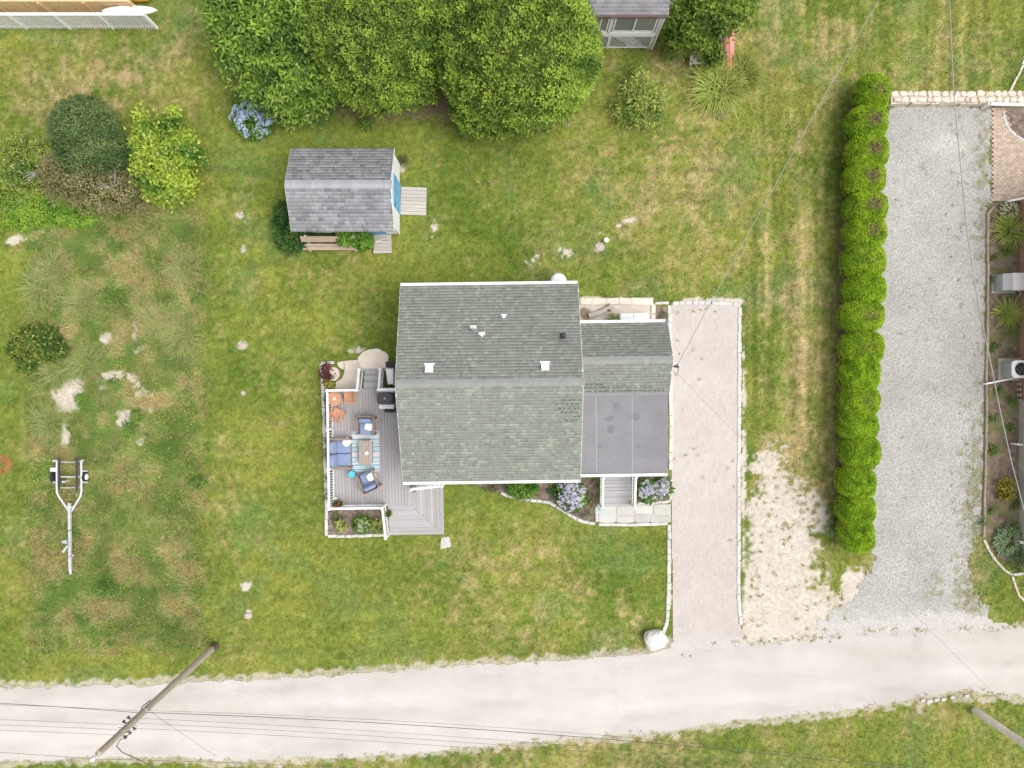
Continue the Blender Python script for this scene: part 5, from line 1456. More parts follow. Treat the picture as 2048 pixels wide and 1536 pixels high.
bush("dark_shrub", "round dark green shrub in the left thicket", "shrub", 175, 285, 1.75, 1.75, 2.3, 20000, (.035,.07,.018), (.17,.235,.085), .09, .045, None, 0, 21, core=.78, shell=.25, bump=.08,
     lobes=[(-.1,.6,1.0,1.55,1.35,1.3),(.15,-.35,.95,1.55,1.3,1.25),(.75,-.6,.7,.9,.9,.95)])
bush("rusty_shrub", "sprawling rust brown shrub below the dark green one", "shrub", 190, 372, 2.0, 1.2, 1.3, 13000, (.10,.105,.04), (.34,.31,.155), .09, .045, (.42,.31,.17), .22, 22, core=.6, shell=.4,
     lobes=[(-1.0,.2,.6,1.3,1.1,.95),(.3,-.1,.55,1.5,1.15,.95),(1.35,-.45,.4,1.1,.75,.7),(-1.7,.7,.5,.8,.8,.7),(.2,.7,.8,1.0,.8,.9)])
bush("leafy_sapling", "bright lime green sapling at the right of the thicket", "sapling", 322, 312, 1.5, 1.9, 2.2, 12000, (.03,.10,.012), (.32,.42,.05), .17, .10, (.50,.54,.13), .16, 23, core=.3, shell=.6, bump=.3,
     lobes=[(0,.1,1.2,1.1,1.2,.85),(.65,.2,1.1,.85,.8,.6),(-.5,.5,1.2,.7,.8,.6),(.2,-1.2,.7,1.15,.9,.65),(-.75,1.3,1.1,.25,.75,.3),(.45,1.4,1.0,.27,.7,.3),(1.35,-.1,.9,.6,.25,.3),(1.0,.9,.9,.4,.4,.3),(-.1,1.1,1.0,.22,.5,.25),(-.3,-.6,.9,.9,.8,.7)], clumpy=1.6, per=8, spray=.11)
bush("honeysuckle_vine", "yellow green vine with cream flowers on the left edge", "vine", 45, 345, 1.5, 1.6, .8, 12000, (.07,.14,.015), (.30,.36,.06), .11, .05, (.60,.56,.34), .13, 24, core=.6, shell=.5,
     lobes=[(-.3,.7,.25,1.3,.9,.55),(.4,-.2,.25,1.2,1.1,.55),(-.6,-1.0,.2,1.0,.9,.45),(.9,.9,.2,.6,.6,.5)])
bush("creeper_patch", "light green creeping vine mat below the thicket", "vine", 80, 420, 2.2, 1.2, .5, 12000, (.075,.18,.018), (.27,.38,.05), .10, .055, None, 0, 25, core=.6, shell=.5,
     lobes=[(-1.0,.35,.12,1.2,.8,.35),(.2,.0,.12,1.5,.75,.35),(1.5,-.35,.1,1.0,.55,.3),(-.8,-.4,.1,1.0,.5,.3)])
dt = T("dead_branch", "bare grey dead twigs sticking out of the rusty shrub", "branch", W(255, 390, 0))
tw = MB()
for k in range(9):
    a = random.uniform(.4, 5.4); l_ = random.uniform(.4, .75)
    tw.tube([(0,0,.0),(.15*math.cos(a),.15*math.sin(a),1.15),(l_*math.cos(a),l_*math.sin(a),1.3+random.uniform(-.1,.15)),(l_*1.3*math.cos(a+.2),l_*1.3*math.sin(a+.2),1.3)], [.022,.02,.012,.005], 5)
dt.add("twigs", tw, M['deadtwig'])
dt2 = T("dead_branch", "bare grey twigs over the left end of the rusty shrub", "branch", W(100, 355, 0))
tw = MB()
for k in range(7):
    a = random.uniform(3.4, 5.0); l_ = random.uniform(.3, .6)
    tw.tube([(0,0,.0),(.1*math.cos(a),.1*math.sin(a),.95),(l_*math.cos(a),l_*math.sin(a),1.05),(l_*1.4*math.cos(a-.2),l_*1.4*math.sin(a-.2),1.02)], [.02,.018,.01,.005], 5)
dt2.add("twigs", tw, M['deadtwig'])
bush("meadow_shrub", "low green shrub with yellowing leaf tips in the left meadow", "shrub", 80, 692, 1.25, .9, .9, 6500, (.03,.075,.014), (.15,.21,.035), .13, .08, (.40,.38,.08), .16, 26, core=.5, shell=.6, bump=.3,
     lobes=[(-.1,.3,.35,1.1,.6,.5),(-.5,-.2,.3,.9,.55,.45),(.5,-.1,.3,.7,.5,.4),(-.6,-.75,.25,.4,.45,.35)])
LT, DK = (.19,.29,.05), (.045,.11,.02)
for (lab, px, py, r, h, n) in (("small dark green weed by the meadow's middle",213,592,.40,.35,900),("round dark weed at the right edge of the meadow",396,966,.38,.4,1000),("broad pale weed in the lower meadow",213,1178,.55,.35,1100),
                              ("low weed on the large sand patch",165,797,.3,.25,600),("low weed between the small sand patches",230,768,.28,.25,500),("small weed below the right sand patch",275,832,.35,.25,650),("weed cluster at the lower right of the sand",257,858,.4,.25,700),
                              ("dark seedling at the foot of the middle evergreen",733,248,.35,.3,600)):
    bush("weed_plant", lab, "weed", px, py, r, r*.85, h, n, DK, LT, .10, .05, None, 0, 31, "weeds", 0, .8, .3)
bush("vine_shrub", "dark leafy shrub hugging the shed's lower left corner", "shrub", 578, 468, .6, 1.0, 1.0, 5200, (.018,.055,.012), (.10,.18,.035), .12, .08, None, 0, 33, core=.55,
     lobes=[(-.35,.85,.35,.35,.55,.5),(-.3,.2,.4,.4,.6,.55),(.1,-.35,.4,.6,.5,.5),(.45,.1,.45,.6,.35,.5)])
bush("leafy_plant", "bright leafy plant behind the garden bench", "plant", 701, 470, .9, .45, 1.0, 2600, (.035,.11,.012), (.17,.30,.04), .18, .11, None, 0, 34, core=.35,
     lobes=[(0,.0,.5,.6,.3,.45),(.5,-.2,.4,.45,.4,.4),(-.15,-.25,.75,.3,.2,.2)])
bush("wall_plant", "dark low plants between bench and shed wall", "plant", 655, 470, .8, .2, .5, 1200, (.018,.045,.012), (.07,.13,.03), .10, .07, None, 0, 35, core=.4)
bush("side_shrub", "thin dark shrub at the right corner of the shed", "shrub", 807, 322, .2, .25, .4, 300, (.03,.06,.02), (.20,.17,.08), .10, .05, None, 0, 36, core=0)
# around the neighbouring porch
tD = T("yard_tree", "bushy bright green tree beside the neighbouring porch", "tree", W(1405, 55, 0))
trunk(tD, 2.6, .12, 6, 1.1)
crown(tD, lob(tD, [(1415,25,2.3,1.45,1.25,1.2),(1372,50,1.8,.95,.95,1.2),(1462,10,2.2,.95,.95,.9),(1392,80,1.3,.75,.6,.9),(1352,80,1.0,.55,.5,.7),(1424,112,.6,.36,.5,.55)]), 16000, (.06,.12,.015), (.30,.42,.06), .15, .09, .5, .1, .25, 41, .35, .7, 5, None, 0, spray=.1, core=.5)
bush("loose_shrub", "loose open yellow green shrub alone on the back lawn", "shrub", 1281, 195, 1.4, 1.5, 1.3, 4600, (.10,.16,.03), (.42,.45,.12), .15, .06, None, 0, 42, core=0, shell=.9, bump=.4, stems=14,
     lobes=[(0,-.1,.6,1.0,1.0,.6),(-.6,-.5,.4,.7,.7,.4),(.6,-.3,.4,.7,.6,.4),(-.1,.8,.6,.5,.8,.4),(.2,-.9,.35,.7,.5,.35),(.6,.2,.4,.6,.3,.3)], spray=.09, clumpy=1.5)
def clump(name, label, px, py, n, L, wd, c0, c1, r0=.25, lean=(.5,1.1), cat="grass clump", group=None, arc=None, seg=3):
    t = T(name, label, cat, W(px, py, 0), 0, group)
    a = RNG.uniform(*(arc or (0, 2*math.pi)), n); q = r0 * np.sqrt(RNG.rand(n)); b = RNG.uniform(0, 6.28, n)
    P = np.stack([q*np.cos(b), q*np.sin(b), np.zeros(n)], 1)
    A = np.where(RNG.rand(n) < .75, np.arctan2(P[:,1], P[:,0]) + RNG.normal(size=n)*.5, a) if arc is None else a
    v = blades(P, A, L * RNG.uniform(.6, 1.15, n), RNG.uniform(*lean, n), np.full(n, wd) * RNG.uniform(.7,1.2,n), mixcol(c0[0], c0[1], RNG.rand(n)), mixcol(c1[0], c1[1], RNG.rand(n)), seg)
    t.add("blades", np_mesh("blades", *v), M['leaf'])
    return t
GC0, GC1 = ((.14,.24,.035),(.24,.34,.06)), ((.38,.48,.08),(.62,.62,.18))
clump("daylily_clump", "big arching daylily clump below the red kayak", 1432, 178, 620, .95, .06, GC0, GC1, .65, (.7,1.2), "daylily", "daylilies")
clump("daylily_clump", "yellowing daylily clump against the red kayak's tip", 1478, 152, 520, .95, .06, GC0, ((.26,.30,.05),(.42,.38,.12)), .5, (.5,1.0), "daylily", "daylilies")
clump("daylily_clump", "dry pale daylily tuft at the bottom of the clump", 1440, 222, 120, .5, .025, ((.30,.24,.16),(.42,.34,.26)), ((.42,.34,.26),(.55,.46,.38)), .25, (.6,1.1), "daylily", "daylilies")
clump("daylily_clump", "spiky daylily with a dry centre under the variegated hosta", 2014, 462, 200, .75, .055, GC0, GC1, .22, (.8,1.25), "daylily", "daylilies")
clump("daylily_clump", "spiky daylily with a dry centre below the grey cabinet", 2012, 628, 170, .65, .055, GC0, GC1, .2, (.8,1.25), "daylily", "daylilies")
for (x_, y_, lab) in ((2018,455,"dry straw heart of the upper daylily"),(2016,620,"dry straw heart of the lower daylily")):
    clump("straw_tuft", lab + " in the soil bed", x_, y_, 110, .34, .022, ((.40,.31,.24),(.5,.4,.33)), ((.5,.4,.33),(.62,.52,.46)), .18, (.3,.9), "dry leaves")
M0, M1 = ((.21,.28,.07),(.31,.36,.11)), ((.38,.44,.14),(.56,.54,.26))
for (x_, y_, L_, lab) in ((108,540,.9,"tall spiky grass clump near the creeper patch"),(85,577,.95,"spiky grass clump above the meadow shrub"),(168,602,1.0,"reddish seeding grass clump in the upper meadow"),(172,728,.8,"bright spiky grass clump right of the meadow shrub"),
                        (100,842,.95,"pale blue grass clump beside the large sand patch"),(372,535,.9,"feathery grass clump by the upper meadow edge"),(365,668,.9,"wispy grass clump by the right meadow edge"),(118,745,.8,"dark spiky grass clump below the meadow shrub"),(320,640,.8,"flattened pale grass clump at the meadow centre")):
    clump("meadow_grass_clump", lab, x_, y_, 200, L_*.8, .03, M0, M1, .45, (.85,1.25), "grass clump", "grass clumps in the meadow")

# hydrangeas: leaves plus single flower heads
def head_mesh(c0, c1, r, k=34):
    d = unit(RNG.normal(size=(k, 3))); d[:, 2] = np.abs(d[:, 2])*1.0 - .15
    d = unit(d)
    side = unit(np.cross(d, RNG.normal(size=(k, 3))))
    P = d * r * .9 - side * r * .32
    v = leafset(P, unit(side + d*.1), r*.7, r*.6, mixcol(c0, c1, RNG.rand(k)))
    m_ = np_mesh("flower_head", *v); m_.materials.append(M['petal'])
    return m_
def hydrangea(label, px, py, rx, ry, h, nl, heads, hr, cols, seed, ang=None):
    t = bush("hydrangea", label, "hydrangea", px, py, rx, ry, h, nl, (.03,.085,.014), (.14,.24,.035), .15, .10, None, 0, seed, "hydrangeas", .6, .5, .1, lobes=[(0,0,h*.35,rx,ry,h*.6)])
    ms = [head_mesh(*c, hr) for c in cols]
    for k in range(heads):
        q = math.sqrt(random.random()) * .98; a = random.uniform(*(ang or (0, 6.28)))
        o = link("flower_head", random.choice(ms), None, t.root)
        o.location = (rx*q*math.cos(a), ry*q*math.sin(a), h*(.36+.60*math.sqrt(max(0,1-q*q)))+.02); o.scale = [random.uniform(.8,1.25)]*3
        o.rotation_euler = (random.uniform(-.3,.3), random.uniform(-.3,.3), random.uniform(0, 6))
    return t
PB = [((.60,.60,.74),(.78,.77,.83)), ((.68,.64,.74),(.80,.77,.79)), ((.54,.57,.74),(.70,.72,.82))]
BB = [((.42,.53,.74),(.60,.68,.82)), ((.50,.60,.78),(.68,.74,.85))]
hydrangea("pale lilac hydrangea in the curved front bed", 1142, 990, .66, .68, .85, 1500, 64, .10, PB, 51)
hydrangea("lilac hydrangea on the driveway side of the front steps", 1297, 982, .46, .46, .7, 1100, 40, .095, PB, 52)
hydrangea("smaller lilac hydrangea at the corner by the driveway kerb", 1327, 975, .34, .42, .6, 800, 26, .095, PB, 53)
hydrangea("sky blue hydrangea at the foot of the leafy tree", 507, 236, .98, .86, .9, 2200, 58, .12, BB, 54)
hydrangea("white hydrangea in the mulch bed below the deck", 724, 1049, .34, .32, .5, 700, 34, .055, [((.70,.72,.58),(.80,.80,.70))], 55)
YG0, YG1 = (.12,.19,.03), (.42,.46,.12)
bush("hosta_plant", "yellow green leafy plant at the left of the deck bed", "plant", 682, 1052, .27, .28, .35, 420, YG0, YG1, .12, .06, None, 0, 61, "deck bed plants", 0, .8, .1)
bush("hosta_plant", "yellow green leafy plant against the stair railing", "plant", 757, 1053, .25, .3, .35, 420, YG0, YG1, .12, .06, None, 0, 62, "deck bed plants", 0, .8, .1)
bush("hosta_plant", "dark small leafed plant in the deck bed's upper corner", "plant", 674, 1036, .28, .18, .25, 260, (.04,.08,.02), (.12,.2,.05), .09, .05, None, 0, 63, "deck bed plants", 0, .8, .1)
bush("heuchera", "dark purple leafed plant beside the round sandstone slab", "plant", 653, 746, .30, .44, .3, 900, (.06,.018,.022), (.22,.07,.08), .09, .07, None, 0, 64, None, .5, .6, .15)
bush("golden_plant", "golden yellow plant at the deck's upper corner", "plant", 658, 769, .2, .15, .3, 260, (.22,.24,.02), (.52,.48,.05), .09, .05, None, 0, 65, None, 0, .8, .15)
for k, y_ in enumerate((800, 838, 880, 905, 955, 990)):
    bush("edging_plant", ("first","second","third","fourth","fifth","sixth")[k] + " small green plant down the narrow strip beside the deck railing", "plant", 651 + k*.6, y_, .12, .22, .22, 150, (.035,.08,.02), (.12,.2,.05), .08, .04, None, 0, 66, "plants along the deck strip", 0, .8, .15)
bush("front_shrub", "bushy bright green shrub in the front bed", "shrub", 1045, 979, .72, .42, .7, 3000, (.03,.095,.01), (.16,.27,.035), .11, .05, None, 0, 71, None, .5, .5, .12)
bush("front_shrub", "loose dusky plant at the left end of the front bed", "plant", 985, 972, .45, .28, .35, 700, (.05,.08,.03), (.18,.2,.09), .10, .04, (.3,.16,.14), .06, 72, None, 0, .8, .2)
bush("front_shrub", "small green plant behind the lilac hydrangea", "plant", 1108, 966, .28, .2, .35, 420, (.04,.1,.015), (.17,.27,.05), .10, .05, None, 0, 73, None, 0, .8, .2)
bush("front_shrub", "dark green plant at the hydrangea's left foot", "plant", 1106, 983, .2, .18, .3, 260, (.04,.09,.02), (.15,.22,.05), .09, .05, None, 0, 74, None, 0, .8, .2)
bush("front_shrub", "green plant between the hydrangea and the steps", "plant", 1176, 1000, .22, .2, .3, 300, (.045,.09,.02), (.16,.22,.06), .09, .05, None, 0, 75, None, 0, .8, .2)
bush("front_shrub", "grey green plant at the bed's lower corner", "plant", 1174, 1028, .22, .2, .25, 280, (.08,.11,.06), (.2,.24,.13), .09, .04, None, 0, 76, None, 0, .8, .2)
bush("front_shrub", "pale plant below the lilac hydrangea", "plant", 1150, 1020, .2, .16, .2, 220, (.08,.11,.05), (.2,.23,.12), .09, .04, None, 0, 77, None, 0, .8, .2)
bush("pit_plant", "yellow green plant growing in the back patio", "plant", 1225, 636, .3, .22, .35, 420, (.07,.12,.02), (.3,.33,.08), .1, .045, None, 0, 78, None, 0, .8, .2)
bush("strip_plant", "grey green plant in the narrow mulch strip", "plant", 1325, 633, .2, .18, .25, 260, (.06,.1,.05), (.16,.22,.1), .08, .04, None, 0, 79, None, 0, .8, .2)
# right-hand bed
def hosta(label, px, py, n, L, wd, rim, mid, R):
    t = T("hosta", label, "hosta", W(px, py, 0), 0, "hostas")
    V_, C_, F_ = [], [], []
    rows = ((0,.08),(.2,.62),(.5,1.0),(.8,.6),(1,.05))
    for (u, w_) in rows:
        for s_ in (-1, -.45, 0, .45, 1):
            V_.append((u*L, s_*w_*wd/2, .10*u - .16*u*u + .02*abs(s_))); C_.append(rim if abs(s_) > .6 else mid)
    for i in range(4):
        for j in range(4): F_.append((i*5+j, i*5+j+1, (i+1)*5+j+1, (i+1)*5+j))
    m_ = np_mesh("leaf", np.array(V_), np.array(F_)[:, ::-1], np.array(C_), True); m_.materials.append(M['leaf'])
    st_ = MB()
    for k in range(n):
        a = k * 2.4; q = R * math.sqrt((k + .5) / n)
        o = link("leaf", m_, None, t.root)
        zz = .42 - .30 * q / R + random.uniform(-.02, .02)
        o.location = (q*math.cos(a)*.75, q*math.sin(a)*.75, zz); o.rotation_euler = (random.uniform(-.25,.25), random.uniform(-.1,.25) - .1, a + random.uniform(-.3,.3)); o.scale = [random.uniform(.8,1.15)]*3
        st_.tube([(0,0,0), (q*math.cos(a)*.75, q*math.sin(a)*.75, zz)], [.008,.006], 4)
    t.add("stems", st_, M['bark'] if False else M['timber'])
hosta("large cream edged hosta at the lower end of the soil bed", 2012, 1082, 46, .34, .2, (.50,.54,.32), (.13,.24,.10), .62)
hosta("white variegated hosta at the top of the soil bed", 2014, 424, 38, .24, .14, (.10,.19,.05), (.62,.64,.42), .42)
bush("yellow_flower_bush", "round bush of yellow flowers in the soil bed", "flowers", 2012, 980, .5, .5, .5, 1500, (.08,.11,.015), (.25,.26,.04), .08, .045, (.62,.47,.04), .42, 81, None, .5, .5, .1)
bush("bed_weed", "dark leafy plant beside the lower hosta", "plant", 2040, 1120, .45, .5, .4, 700, (.03,.07,.02), (.12,.2,.05), .12, .06, None, 0, 82, "soil bed weeds", 0, .8, .2)
for (x_, y_, r_, lab) in ((2024,655,.4,"green weed patch above the air conditioner"),(1990,695,.22,"weed by the timber edge above the air conditioner"),(1996,780,.2,"weed below the white drain pipe"),(2022,800,.25,"weed beside the foundation blocks"),(1984,835,.25,"weed below the long cable"),(2020,855,.22,"weed near the short drain stub"),
                        (1985,560,.15,"weed at the cabinet's left edge"),(1988,515,.18,"weed above the cabinet by the timber edge"),(2015,500,.28,"weed below the upper daylily"),(1984,1020,.2,"weed below the yellow flowers"),(1985,900,.25,"weed half way down the timber edge"),(2030,1010,.2,"weed right of the yellow flowers"),(1964,1045,.25,"weed over the timber edge near the hosta"),(2020,1055,.35,"dark plant behind the large hosta")):
    bush("bed_weed", lab, "weed", x_, y_, r_, r_, r_*.6, int(380*r_/.25), (.04,.10,.02), (.17,.28,.05), .08, .04, None, 0, 83, "soil bed weeds", 0, .8, .2)

# ---- the hedge: seventeen clipped shrubs
HY = [(178,1749,.72),(238,1741,.92),(296,1739,.92),(350,1738,.90),(408,1738,.92),(461,1736,.92),(518,1734,.94),(576,1733,.93),(632,1731,.95),(692,1729,.93),(748,1727,.86),(803,1726,.85),(853,1725,.85),(907,1724,.86),(966,1720,.82),(1021,1719,.80),(1074,1719,.76)]
ORD = ("first","second","third","fourth","fifth","sixth","seventh","eighth","ninth","tenth","eleventh","twelfth","thirteenth","fourteenth","fifteenth","sixteenth","last")
BROWN = {0:.35, 1:.55, 2:.55, 3:.6, 4:.5, 5:.4, 6:.15, 8:.35, 9:.18, 11:.2}
for k, (py_, px_, rx_) in enumerate(HY):
    hh = 1.62 + random.uniform(-.10, .10)
    rx_ *= .90; base = W(px_ + 5, py_, 1.5); base.z = 0
    t = T("hedge_shrub", ORD[k] + " clipped green hedge shrub counting from the stone wall" + (", browned on top" if BROWN.get(k, 0) > .3 else ""), "hedge", base, 0, "clipped shrubs of the hedge")
    t.add("trunk", MB().tube([(0,0,0),(0,0,1.0)], [.06,.03], 8), M['bark'])
    ry_ = .76 + random.uniform(-.05, .06); base.x += random.uniform(-.05, .05); base.y += random.uniform(-.05, .05); t.loc = base; t.root.location = base
    n = 14000
    # rounded-box skin
    d = unit(RNG.normal(size=(n, 3))); d[:, 2] = np.where(RNG.rand(n) < .8, np.abs(d[:, 2]), d[:, 2])
    p_ = 2.7
    r = (np.abs(d)**p_).sum(1) ** (-1/p_)
    nzz = fbm(d[:,0]*3+k*3.1, d[:,1]*3+d[:,2]*2, 1.4, 400, 3) - .5
    dep = RNG.rand(n)**2.2*.07
    rr = r * (1 + .12*nzz - dep)
    Pp = d * np.array([rx_, ry_, hh*.52])[None] * rr[:, None] + np.array([0, 0, hh*.5])
    # sparse, browned crown in some of them
    top = np.exp(-((Pp[:,0]-.05)/.30)**2 - ((Pp[:,1])/.26)**2) * (Pp[:,2] > hh*.7)
    bn_ = BROWN.get(k, 0)
    keep = (Pp[:,2] > .03) & (RNG.rand(n) > top*bn_*.95)
    Pp, d2, top = Pp[keep], d[keep], top[keep]; n = len(Pp)
    dirs = unit(d2*.6 + RNG.normal(size=(n,3))*.7 + np.array([0,0,.2]))
    cl = fbm(Pp[:,0]*2, Pp[:,1]*2+Pp[:,2]+k*5, 2.2, 410, 3)
    Cc = mixcol((.20,.36,.02), (.52,.71,.045), (cl-.5)*1.5 + RNG.rand(n)*.7 + .12)
    br = RNG.rand(n) < top*bn_*1.9
    Cc[br] = np.array([.40,.29,.17]) * RNG.uniform(.6,1.2,(br.sum(),1))
    l_ = RNG.uniform(.75,1.25,n)
    t.add("foliage", np_mesh("foliage", *leafset(Pp, dirs, .065*l_, .034*l_, Cc, d2 + np.array([0,0,.4]))), M['leaf'])
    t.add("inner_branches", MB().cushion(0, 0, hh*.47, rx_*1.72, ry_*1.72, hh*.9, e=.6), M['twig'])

# ---------------------------------------------------------------- poles and wires
def pole(label, px, py, h, top_px, top_py, extras):
    b = W(px, py, 0); t_ = W(top_px, top_py, h)
    t = T("utility_pole", label, "utility pole", b)
    d = t_ - b
    t.add("shaft", MB().tube([(0,0,-.02), tuple(d*.5), tuple(d)], [.15,.125,.10], 14), M['pole'])
    return t, d
pl, pd = pole("weathered wooden utility pole leaning over the road at left", 431, 1291, 9.3, 196, 1508, True)
def onp(z): return pd * (z / 9.3)
side = Vector((-.68, -.73, 0)).cross(Vector((0,0,1))).normalized()
pl.add("foot_collar", MB().cyl(0, 0, 0, .5, .17, .16, 14), M['bark'])
tp_ = onp(9.3)
pl.add("insulator", MB().lathe(tp_.x, tp_.y, [(0,9.3),(.03,9.3),(.03,9.5),(.08,9.52),(.05,9.58),(.09,9.6),(.05,9.68),(0,9.7)], 12), M['lightgrey'])
for k, (z, s) in enumerate(((7.35,-1),(7.65,-1),(7.95,-1),(7.15,1),(7.45,1))):
    c = onp(z) + side * s * .13
    e = c + side * s * .10
    br_ = pl.add("insulator_bracket", MB().bar(c, e, .04, .04), M['darkmetal'])
    pl.add("insulator", MB().lathe(e.x, e.y, [(0,z-.05),(.04,z-.04),(.03,z),(.04,z+.04),(0,z+.05)], 10), M['bark'], br_)
c = onp(6.4)
pl.add("clamp_band", MB().lathe(c.x, c.y, [(.12,6.36),(.13,6.36),(.13,6.44),(.12,6.44)], 14), M['galv'])
pl.add("riser_cable", MB().tube([onp(6.4)+side*.15, onp(6.2)+side*.17, onp(5.7)+side*.15], .018, 6), M['wire'])
pr = T("utility_pole", "pale wooden utility pole rising at the bottom right corner", "utility pole", W(1950, 1421, 0))
prt = W(2330, 1680, 9.3) - pr.loc
pr.add("shaft", MB().tube([(0,0,-.02), tuple(prt*.5), tuple(prt)], [.17,.145,.12], 14), mat("pale_pole", (.76,.70,.62), rough=.9, var=.2, scale=5))
pr.add("crossarm", MB().bar(tuple(prt*.96 + Vector((-.6,.6,0))), tuple(prt*.96 + Vector((.6,-.6,0))), .1, .12), M['pole'])
pr.add("pole_tag", MB().box(-.02, .03, .14, .17, 1.3, 1.5), M['lightgrey'])
def wire(label, A, B, sag, r=.012, m=None, n=24):
    A, B = Vector(A), Vector(B)
    t = T("overhead_wire", label, "wire", A, 0, "overhead wires")
    pts = [(B - A) * (k/n) - Vector((0,0,sag*4*(k/n)*(1-k/n))) for k in range(n+1)]
    r *= .55; t.add("strand", MB().tube(pts, r, 5), m or M['wire'])
    t.add("end_clamp", MB().tube([pts[0], pts[0] + (pts[1]-pts[0]).normalized()*.12], r*1.8, 6), M['darkmetal'])
    return t
PR = lambda z: pr.loc + prt * (z/9.3)
PLp = lambda z: pl.loc + onp(z)
farL = lambda py, z: W(-500, py, z)
wire("thick cable from the left pole along the road to the right", PLp(6.45), PR(6.6), .9, .02)
wire("thin wire hanging just below the thick road cable", PLp(6.3), PR(6.4), 1.0, .009)
wire("upper of the two cables running left from the pole clamp", PLp(6.5), farL(1386, 6.8), .2, .017)
wire("lower of the two cables running left from the pole clamp", PLp(6.35), farL(1400, 6.5), .2, .01)
for k, z in enumerate((7.15, 7.5, 7.85)):
    o3 = ("innermost","middle","outermost")[k]
    wire(o3 + " of three thin wires crossing the road to the right", PLp(z) + side*.2, PR(z), .7, .009)
    wire(o3 + " of three thin wires leaving the pole to the left", PLp(z) - side*.2, farL(1432+k*12, z+.2), .2, .009)
wire("top wire from the pole's tip to the right", PLp(9.6), PR(9.4), .9, .010)
wire("top wire from the pole's tip to the left", PLp(9.6), farL(1490, 9.6), .2, .010)
wire("thin guy wire slanting down right from the pole clamp", PLp(6.2), W(430, 1512, 0), .0, .010)
lp = T("cable_loop", "loose cable loop hanging from the left pole over the road edge", "cable", PLp(7.3))
q_ = [W(248,1462,7.3), W(262,1466,7.0), W(240,1480,6.9), W(233,1492,6.8), W(245,1505,6.7), W(268,1515,6.5), W(300,1530,6.3), W(340,1560,6.2)]
lp.add("strand", MB().tube([p - lp.loc for p in q_], .016, 6), M['wire'])
lp.add("end_clamp", MB().tube([q_[0]-lp.loc, q_[0]-lp.loc+Vector((.1,-.05,0))], .03, 6), M['darkmetal'])
wire("pale twisted service cable crossing the back lawn to the house", W(1353,733,3.28), W(1800,-75,5.4), .35, .026, M['wirelight'], 40)
wire("thin phone wire crossing the driveway from the house", W(1353,745,3.1), PR(6.5), .5, .007)
wire("second thin wire over the road toward the right pole", W(1470,860,4.2), PR(7.0), .5, .007) if False else None
wire("thin wire over the gravel from the right pole", W(1700,1110,.0) + Vector((0,0,4.6)), PR(7.0), .3, .007) if False else None
w4 = T("service_cable", "long cable sagging over the grey gravel drive", "cable", W(1890, -60, 5.2), 0, "overhead wires")
q_ = [(1890,-60,5.2),(1899,0,5.1),(1907,180,4.9),(1922,340,4.7),(1935,470,4.6),(1955,600,4.5),(1980,720,4.45),(2000,820,4.4),(2022,920,4.4),(2048,1020,4.4),(2080,1130,4.5)]
w4.add("strand", MB().tube([W(*p) - w4.loc for p in q_], .02, 6), M['wirelight'])
w4.add("end_clamp", MB().tube([W(*q_[0]) - w4.loc, W(*q_[0]) - w4.loc + Vector((0,-.15,0))], .04, 6), M['darkmetal'])

# ---------------------------------------------------------------- grass
EXCL = [ROAD, DRIVE, BED_R, BRICKS, BED_BL, BED_F, BED_F2, BED_B, BACKPIT, HOUSE, DECKA, SHED, WALKF, SLABS, NEIGH, NEIR,
        [(1783,180),(2100,180),(2100,212),(1783,212)]]
def scatter(n, x0, x1, y0, y1, keep):
    px = RNG.uniform(x0, x1, n); py = RNG.uniform(y0, y1, n)
    X, Y = (px-1024)*S, (768-py)*S
    return keep(px, py, X, Y)
# mown lawn: short blades, coloured by where they grow
n = 420000
px = RNG.uniform(-20, 2068, n); py = RNG.uniform(-20, 1556, n)
X, Y = (px-1024)*S, (768-py)*S
c, s = ground_col(X, Y)
ok = RNG.rand(n) > s * .97
for p in EXCL: ok &= ~in_poly(px, py, p)
gv = in_poly(px, py, GRAVEL); 
ok &= ~gv | (RNG.rand(n) < .015)
ok &= meadow_mask(px, py, X, Y) < .6
X, Y, c = X[ok], Y[ok], c[ok]; n = len(X)
A = RNG.uniform(0, 6.28, n); Lh = RNG.uniform(.025, .06, n); wd = RNG.uniform(.018, .038, n)
b = np.stack([X, Y, np.full(n, -.002)], 1)
tip = b + np.stack([np.cos(A)*Lh, np.sin(A)*Lh, RNG.uniform(.02, .05, n)], 1)
sd_ = np.stack([-np.sin(A)*wd, np.cos(A)*wd, np.zeros(n)], 1)
V = np.empty((n, 3, 3)); V[:, 0] = b + sd_*.5; V[:, 1] = b - sd_*.5; V[:, 2] = tip
c = c * RNG.uniform(.55, 1.65, (n, 1)) * np.array([1.0, 1.02, .95])
tag(link("lawn_grass", np_mesh("lawn_grass", V.reshape(-1,3), np.arange(3*n).reshape(n,3), np.repeat(c, 3, axis=0)), M['grass']), "short patchy mown grass over the whole yard", kind="stuff")
# rough meadow grass
n = 95000
px = RNG.uniform(50, 420, n); py = RNG.uniform(420, 1310, n)
X, Y = (px-1024)*S, (768-py)*S
c, s = ground_col(X, Y)
ok = (RNG.rand(n) < meadow_mask(px, py, X, Y)) & (RNG.rand(n) > s*.97)
X, Y, c = X[ok], Y[ok], c[ok]; n = len(X)
P = np.stack([X, Y, np.full(n, -.003)], 1)
A = fbm(X, Y, .8, 500, 3) * 14 + RNG.normal(size=n) * .9
hn = fbm(X, Y, .7, 510, 3)
PAL = np.array([(.10,.20,.03),(.15,.24,.045),(.22,.28,.07),(.33,.32,.12),(.46,.39,.20),(.37,.28,.12)])
pi_ = np.clip(((fbm(X, Y, 1.3, 520, 4) - .5) * 14 + 2.5 + RNG.normal(size=n) * 1.1), 0, 5.99).astype(int)
bc = c * .35 + PAL[pi_] * 1.0
